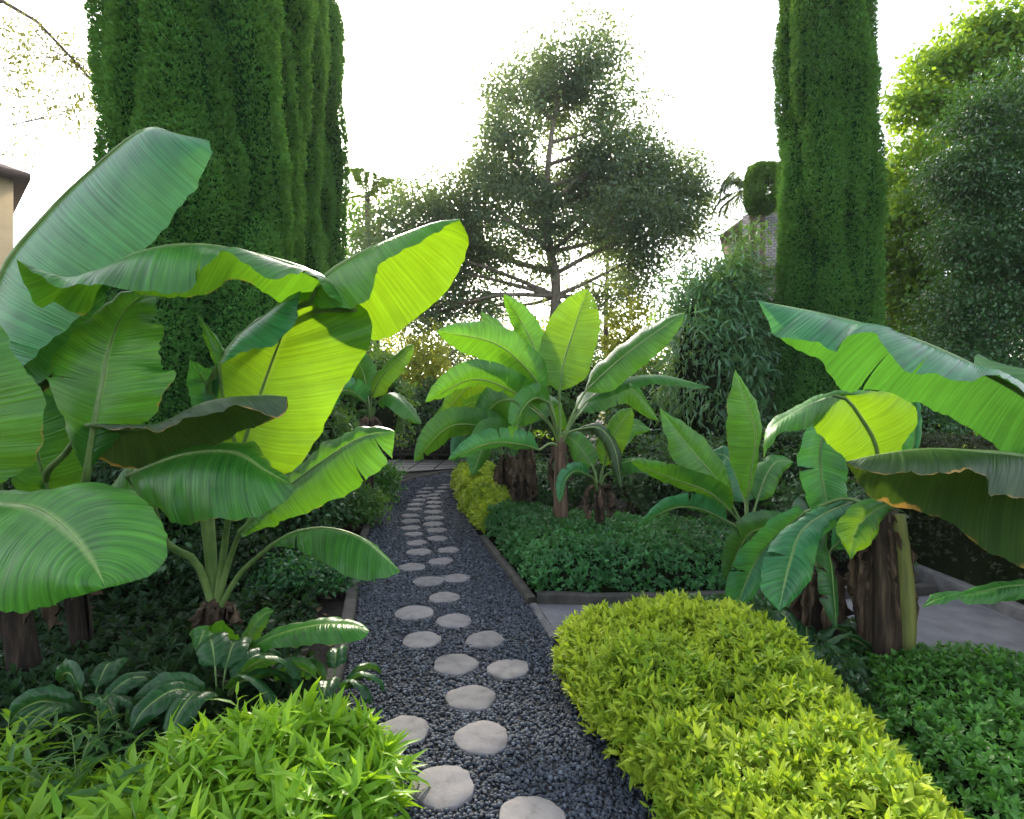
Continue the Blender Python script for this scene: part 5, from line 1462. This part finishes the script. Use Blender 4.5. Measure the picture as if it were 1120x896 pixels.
def palm(label, base, top, n, ln, mat, seed, droop=0.6, els=(-0.1, 1.2), lw=0.035):
    lr = np.random.default_rng(seed)
    base, top = np.asarray(base, float), np.asarray(top, float)
    root = empty('palm_tree', base); tag(root, label, 'palm')
    mb = MB(); mb.tube(spline([base, (base + top) / 2 + (0.1, 0, 0), top], 14), np.linspace(0.17, 0.12, 14), 9, wob=0.05)
    mb.build('trunk', M['bark'], root, smooth=True)
    for k in range(n):
        az = k * 2.399 + lr.uniform(-.2, .2); el = lr.uniform(*els)
        d = np.array((math.cos(az) * math.cos(el), math.sin(az) * math.cos(el), math.sin(el)))
        f = unit(np.array((math.cos(az), math.sin(az), 0)))
        line = spline([top, top + d * ln * 0.45, top + d * ln * 0.8 + (0, 0, -ln * 0.15 * droop), top + d * ln * 0.85 + f * ln * 0.15 + (0, 0, -ln * 0.6 * droop)], 22)
        fb = MB(); fb.tube(line, np.linspace(0.022, 0.006, 22), 4)
        o = fb.build('frond', M['stalk'], root)
        T = unit(np.gradient(line, axis=0)); S = unit(np.cross(T, (0, 0, 1)))
        pos = np.repeat(spline(line, 44)[3:], 2, 0); tt = np.repeat(spline(T, 44)[3:], 2, 0); ss = np.repeat(spline(S, 44)[3:], 2, 0) * np.tile([1, -1], 41)[:, None]
        dd = unit(ss * 0.8 + tt * 0.6 + np.array((0, 0, -0.35)) + lr.normal(0, 0.08, ss.shape))
        u = np.repeat(np.linspace(0.05, 1, 41), 2)
        sz = ln * 0.26 * np.sin(np.pi * np.clip(u * 0.85 + 0.1, 0, 1)) + 0.03
        V, L, Sz, Tn = scatter(rhomb(lw), pos, dd, np.tile((0, 0, 1.0), (len(pos), 1)), sz, lr.uniform(0, 1, len(pos)))
        link('leaflets', mesh_np('leaflets', V, L, Sz, [mat], Tn), o)
    return root


palm('hazy palm with upright fronds beside the left cypress row', P(400, 443 + EYE * F / 24, 24), P(402, 215, 24), 11, 1.9, M['sunny'], 3, 0.7, (0.0, 1.4), 0.02)
palm('pale drooping palm between the right cypress and the white sky', P(826, 443 + EYE * F / 21, 21), P(822, 208, 21), 20, 1.5, M['tree_far'], 4, 1.2)


def lollipop():
    Y = 17.5
    base = P(834, 443 + EYE * F / Y, Y); c = P(834, 207, Y)
    root = empty('clipped_tree', base); tag(root, 'small clipped cylinder-topped tree left of the right cypress', 'clipped tree')
    mb = MB(); mb.tube([base, (base + c) / 2, c], [0.10, 0.08, 0.06], 8); mb.build('trunk', M['bark'], root, smooth=True)
    n = 6000
    d = rand_dirs(n); q = np.sign(d) * np.abs(d) ** 0.6
    pos = c + q * np.array((0.42, 0.42, 0.72))
    lf = sprigs(pos, unit(d + (0, 0, 0.6)), 3, rhomb(0.2), 0.09, (10, 50), 0.3)
    V, L, S, T, _ = combine([lf], [0])
    link('crown', mesh_np('crown', V, L, S, [M['mid']], T), root)


lollipop()

# ------------------------------------------------------------------ buildings and fence
def window(root, x, z, w_, h_, y, sx=1):
    fr = MB()
    t = 0.07
    for b in ((x - w_ / 2 - t, x + w_ / 2 + t, z - t, z), (x - w_ / 2 - t, x + w_ / 2 + t, z + h_, z + h_ + t), (x - w_ / 2 - t, x - w_ / 2, z, z + h_), (x + w_ / 2, x + w_ / 2 + t, z, z + h_), (x - 0.025, x + 0.025, z, z + h_)):
        fr.box(b[0], b[1], y - 0.05, y + 0.03, b[2], b[3])
    o = fr.build('window', M['trim'], root)
    pb = MB(); pb.box(x - w_ / 2, x + w_ / 2, y - 0.012, y + 0.02, z, z + h_)
    pb.build('pane', M['glass'], o)


def house_left():
    root = empty('rendered_house', (0, 0, 0)); tag(root, 'cream-walled house with a brown eave at the left edge', 'house')
    mb = MB(); mb.box(-9, 0, 0, 9, 0, 7.5); mb.build('wall', M['cream'], root)
    for (x, z) in ((-2.4, 1.0), (-5.6, 1.0), (-2.4, 4.4), (-5.6, 4.4)): window(root, x, z, 1.1, 1.4, 0)
    rb = MB()
    x0, x1, y0, y1, z0 = -9.3, 0.3, -0.3, 9.3, 7.5
    rb.add([(x0, y0, z0), (x1, y0, z0), (x1, y1, z0), (x0, y1, z0), (x0, y0, z0 + .16), (x1, y0, z0 + .16), (x1, y1, z0 + .16), (x0, y1, z0 + .16), (-4.7, 4.5, 10.0), (-4.3, 4.5, 10.0)],
           [(0, 3, 2, 1), (0, 1, 5, 4), (1, 2, 6, 5), (2, 3, 7, 6), (3, 0, 4, 7), (4, 5, 9, 8), (5, 6, 9), (6, 7, 8, 9), (7, 4, 8)])
    rb.build('roof', M['roof'], root)
    root.location = (-12.62, 14, 0); root.rotation_euler = (0, 0, R(47))


def house_right():
    Y = 24.0
    k = Y / F
    root = empty('stone_house', (0, 0, 0)); tag(root, 'grey stone house with a pale gabled roof behind the right cypress', 'house')
    Z = lambda py: EYE - (py - CY) * k
    zw = Z(236)
    mb = MB(); mb.box(0, 7, 0, 6, 0, zw); mb.build('wall', M['brick'], root)
    pb = MB(); pb.box(-0.75, -0.003, 0.5, 5, 0, Z(262)); pb.build('porch', M['roof_pale'], root)
    rb = MB(); rb.add([(-0.95, 0.2, Z(256)), (0.25, 0.2, Z(237)), (0.25, 5.4, Z(237)), (-0.95, 5.4, Z(256)), (-0.95, 0.2, Z(253)), (0.25, 0.2, Z(233)), (0.25, 5.4, Z(233)), (-0.95, 5.4, Z(253))],
                      [(0, 3, 2, 1), (4, 5, 6, 7), (0, 1, 5, 4), (1, 2, 6, 5), (2, 3, 7, 6), (3, 0, 4, 7)])
    rb.build('porch_roof', M['roof_pale'], root)
    gb = MB(); zt = Z(172)
    gb.add([(0.05, 0.1, zw + .003), (6.95, 0.1, zw + .003), (3.5, 0.1, zt - .25), (0.05, 5.9, zw + .003), (6.95, 5.9, zw + .003), (3.5, 5.9, zt - .25)], [(0, 1, 2), (3, 5, 4), (0, 2, 5, 3), (1, 4, 5, 2), (0, 3, 4, 1)])
    gb.build('gable', M['brick'], root)
    r2 = MB()
    pts = [(0.3, zw - 0.1), (3.5, zt - 0.2), (7.4, zw - 0.3), (7.4, zw - 0.1), (3.5, zt), (0.3, zw + 0.1)]
    r2.add([(q[0], -0.4, q[1]) for q in pts] + [(q[0], 6.4, q[1]) for q in pts], [(0, 1, 4, 5), (1, 2, 3, 4), (6, 11, 10, 7), (7, 10, 9, 8), (0, 6, 7, 1), (1, 7, 8, 2), (5, 4, 10, 11), (4, 3, 9, 10), (0, 5, 11, 6), (2, 8, 9, 3)])
    r2.build('roof', M['roof_pale'], root)
    for x in (1.2, 3.4, 5.6):
        for z in (1.2, 4.4): window(root, x, z, 0.9, 1.2, 0)
    root.location = ((812 - CX) * k, Y, 0); root.rotation_euler = (0, 0, R(-24))


house_left(); house_right()


def fence():
    root = empty('slatted_fence', (-2.2, 18.3, 0)); tag(root, 'dark horizontal slatted fence across the end of the path', 'fence')
    for x in (-5.4, -3.6, -1.8, 0.0, 1.8):
        mb = MB(); mb.box(x - 0.05, x + 0.05, 18.3, 18.4, 0, 1.75); mb.build('post', M['slat'], root)
    mb = MB()
    for i in range(12):
        z = 0.12 + i * 0.135
        mb.box(-5.45, 1.85, 18.262, 18.297, z, z + 0.095)
    mb.build('slats', M['slat'], root)


fence()
hb = [(-5.5, 18.5), (1.9, 18.5), (1.9, 19.3), (-5.5, 19.3)]
hedge('far_hedge', 'dark hedge just behind the slatted fence', 'hedge', hb, 1.7, 0.3, 4000, 5, LNW, 0.10, M['dark'], 0.1, 1.2, (20, 80), 0.2)

# ------------------------------------------------------------------ hazy air
def haze():
    mb = MB(); mb.box(-430, 430, -430, 430, -1.5, 24.0)
    m = bpy.data.materials.new('haze'); m.use_nodes = True
    n = m.node_tree.nodes; n.clear()
    out = n.new('ShaderNodeOutputMaterial'); v = n.new('ShaderNodeVolumePrincipled')
    v.inputs['Color'].default_value = (0.93, 0.95, 0.97, 1); v.inputs['Density'].default_value = 0.0006
    v.inputs['Anisotropy'].default_value = 0.2
    m.node_tree.links.new(v.outputs[0], out.inputs['Volume'])
    o = mb.build('haze', m); tag(o, 'thin pale haze hanging over the whole garden', 'haze', kind='stuff')


haze()
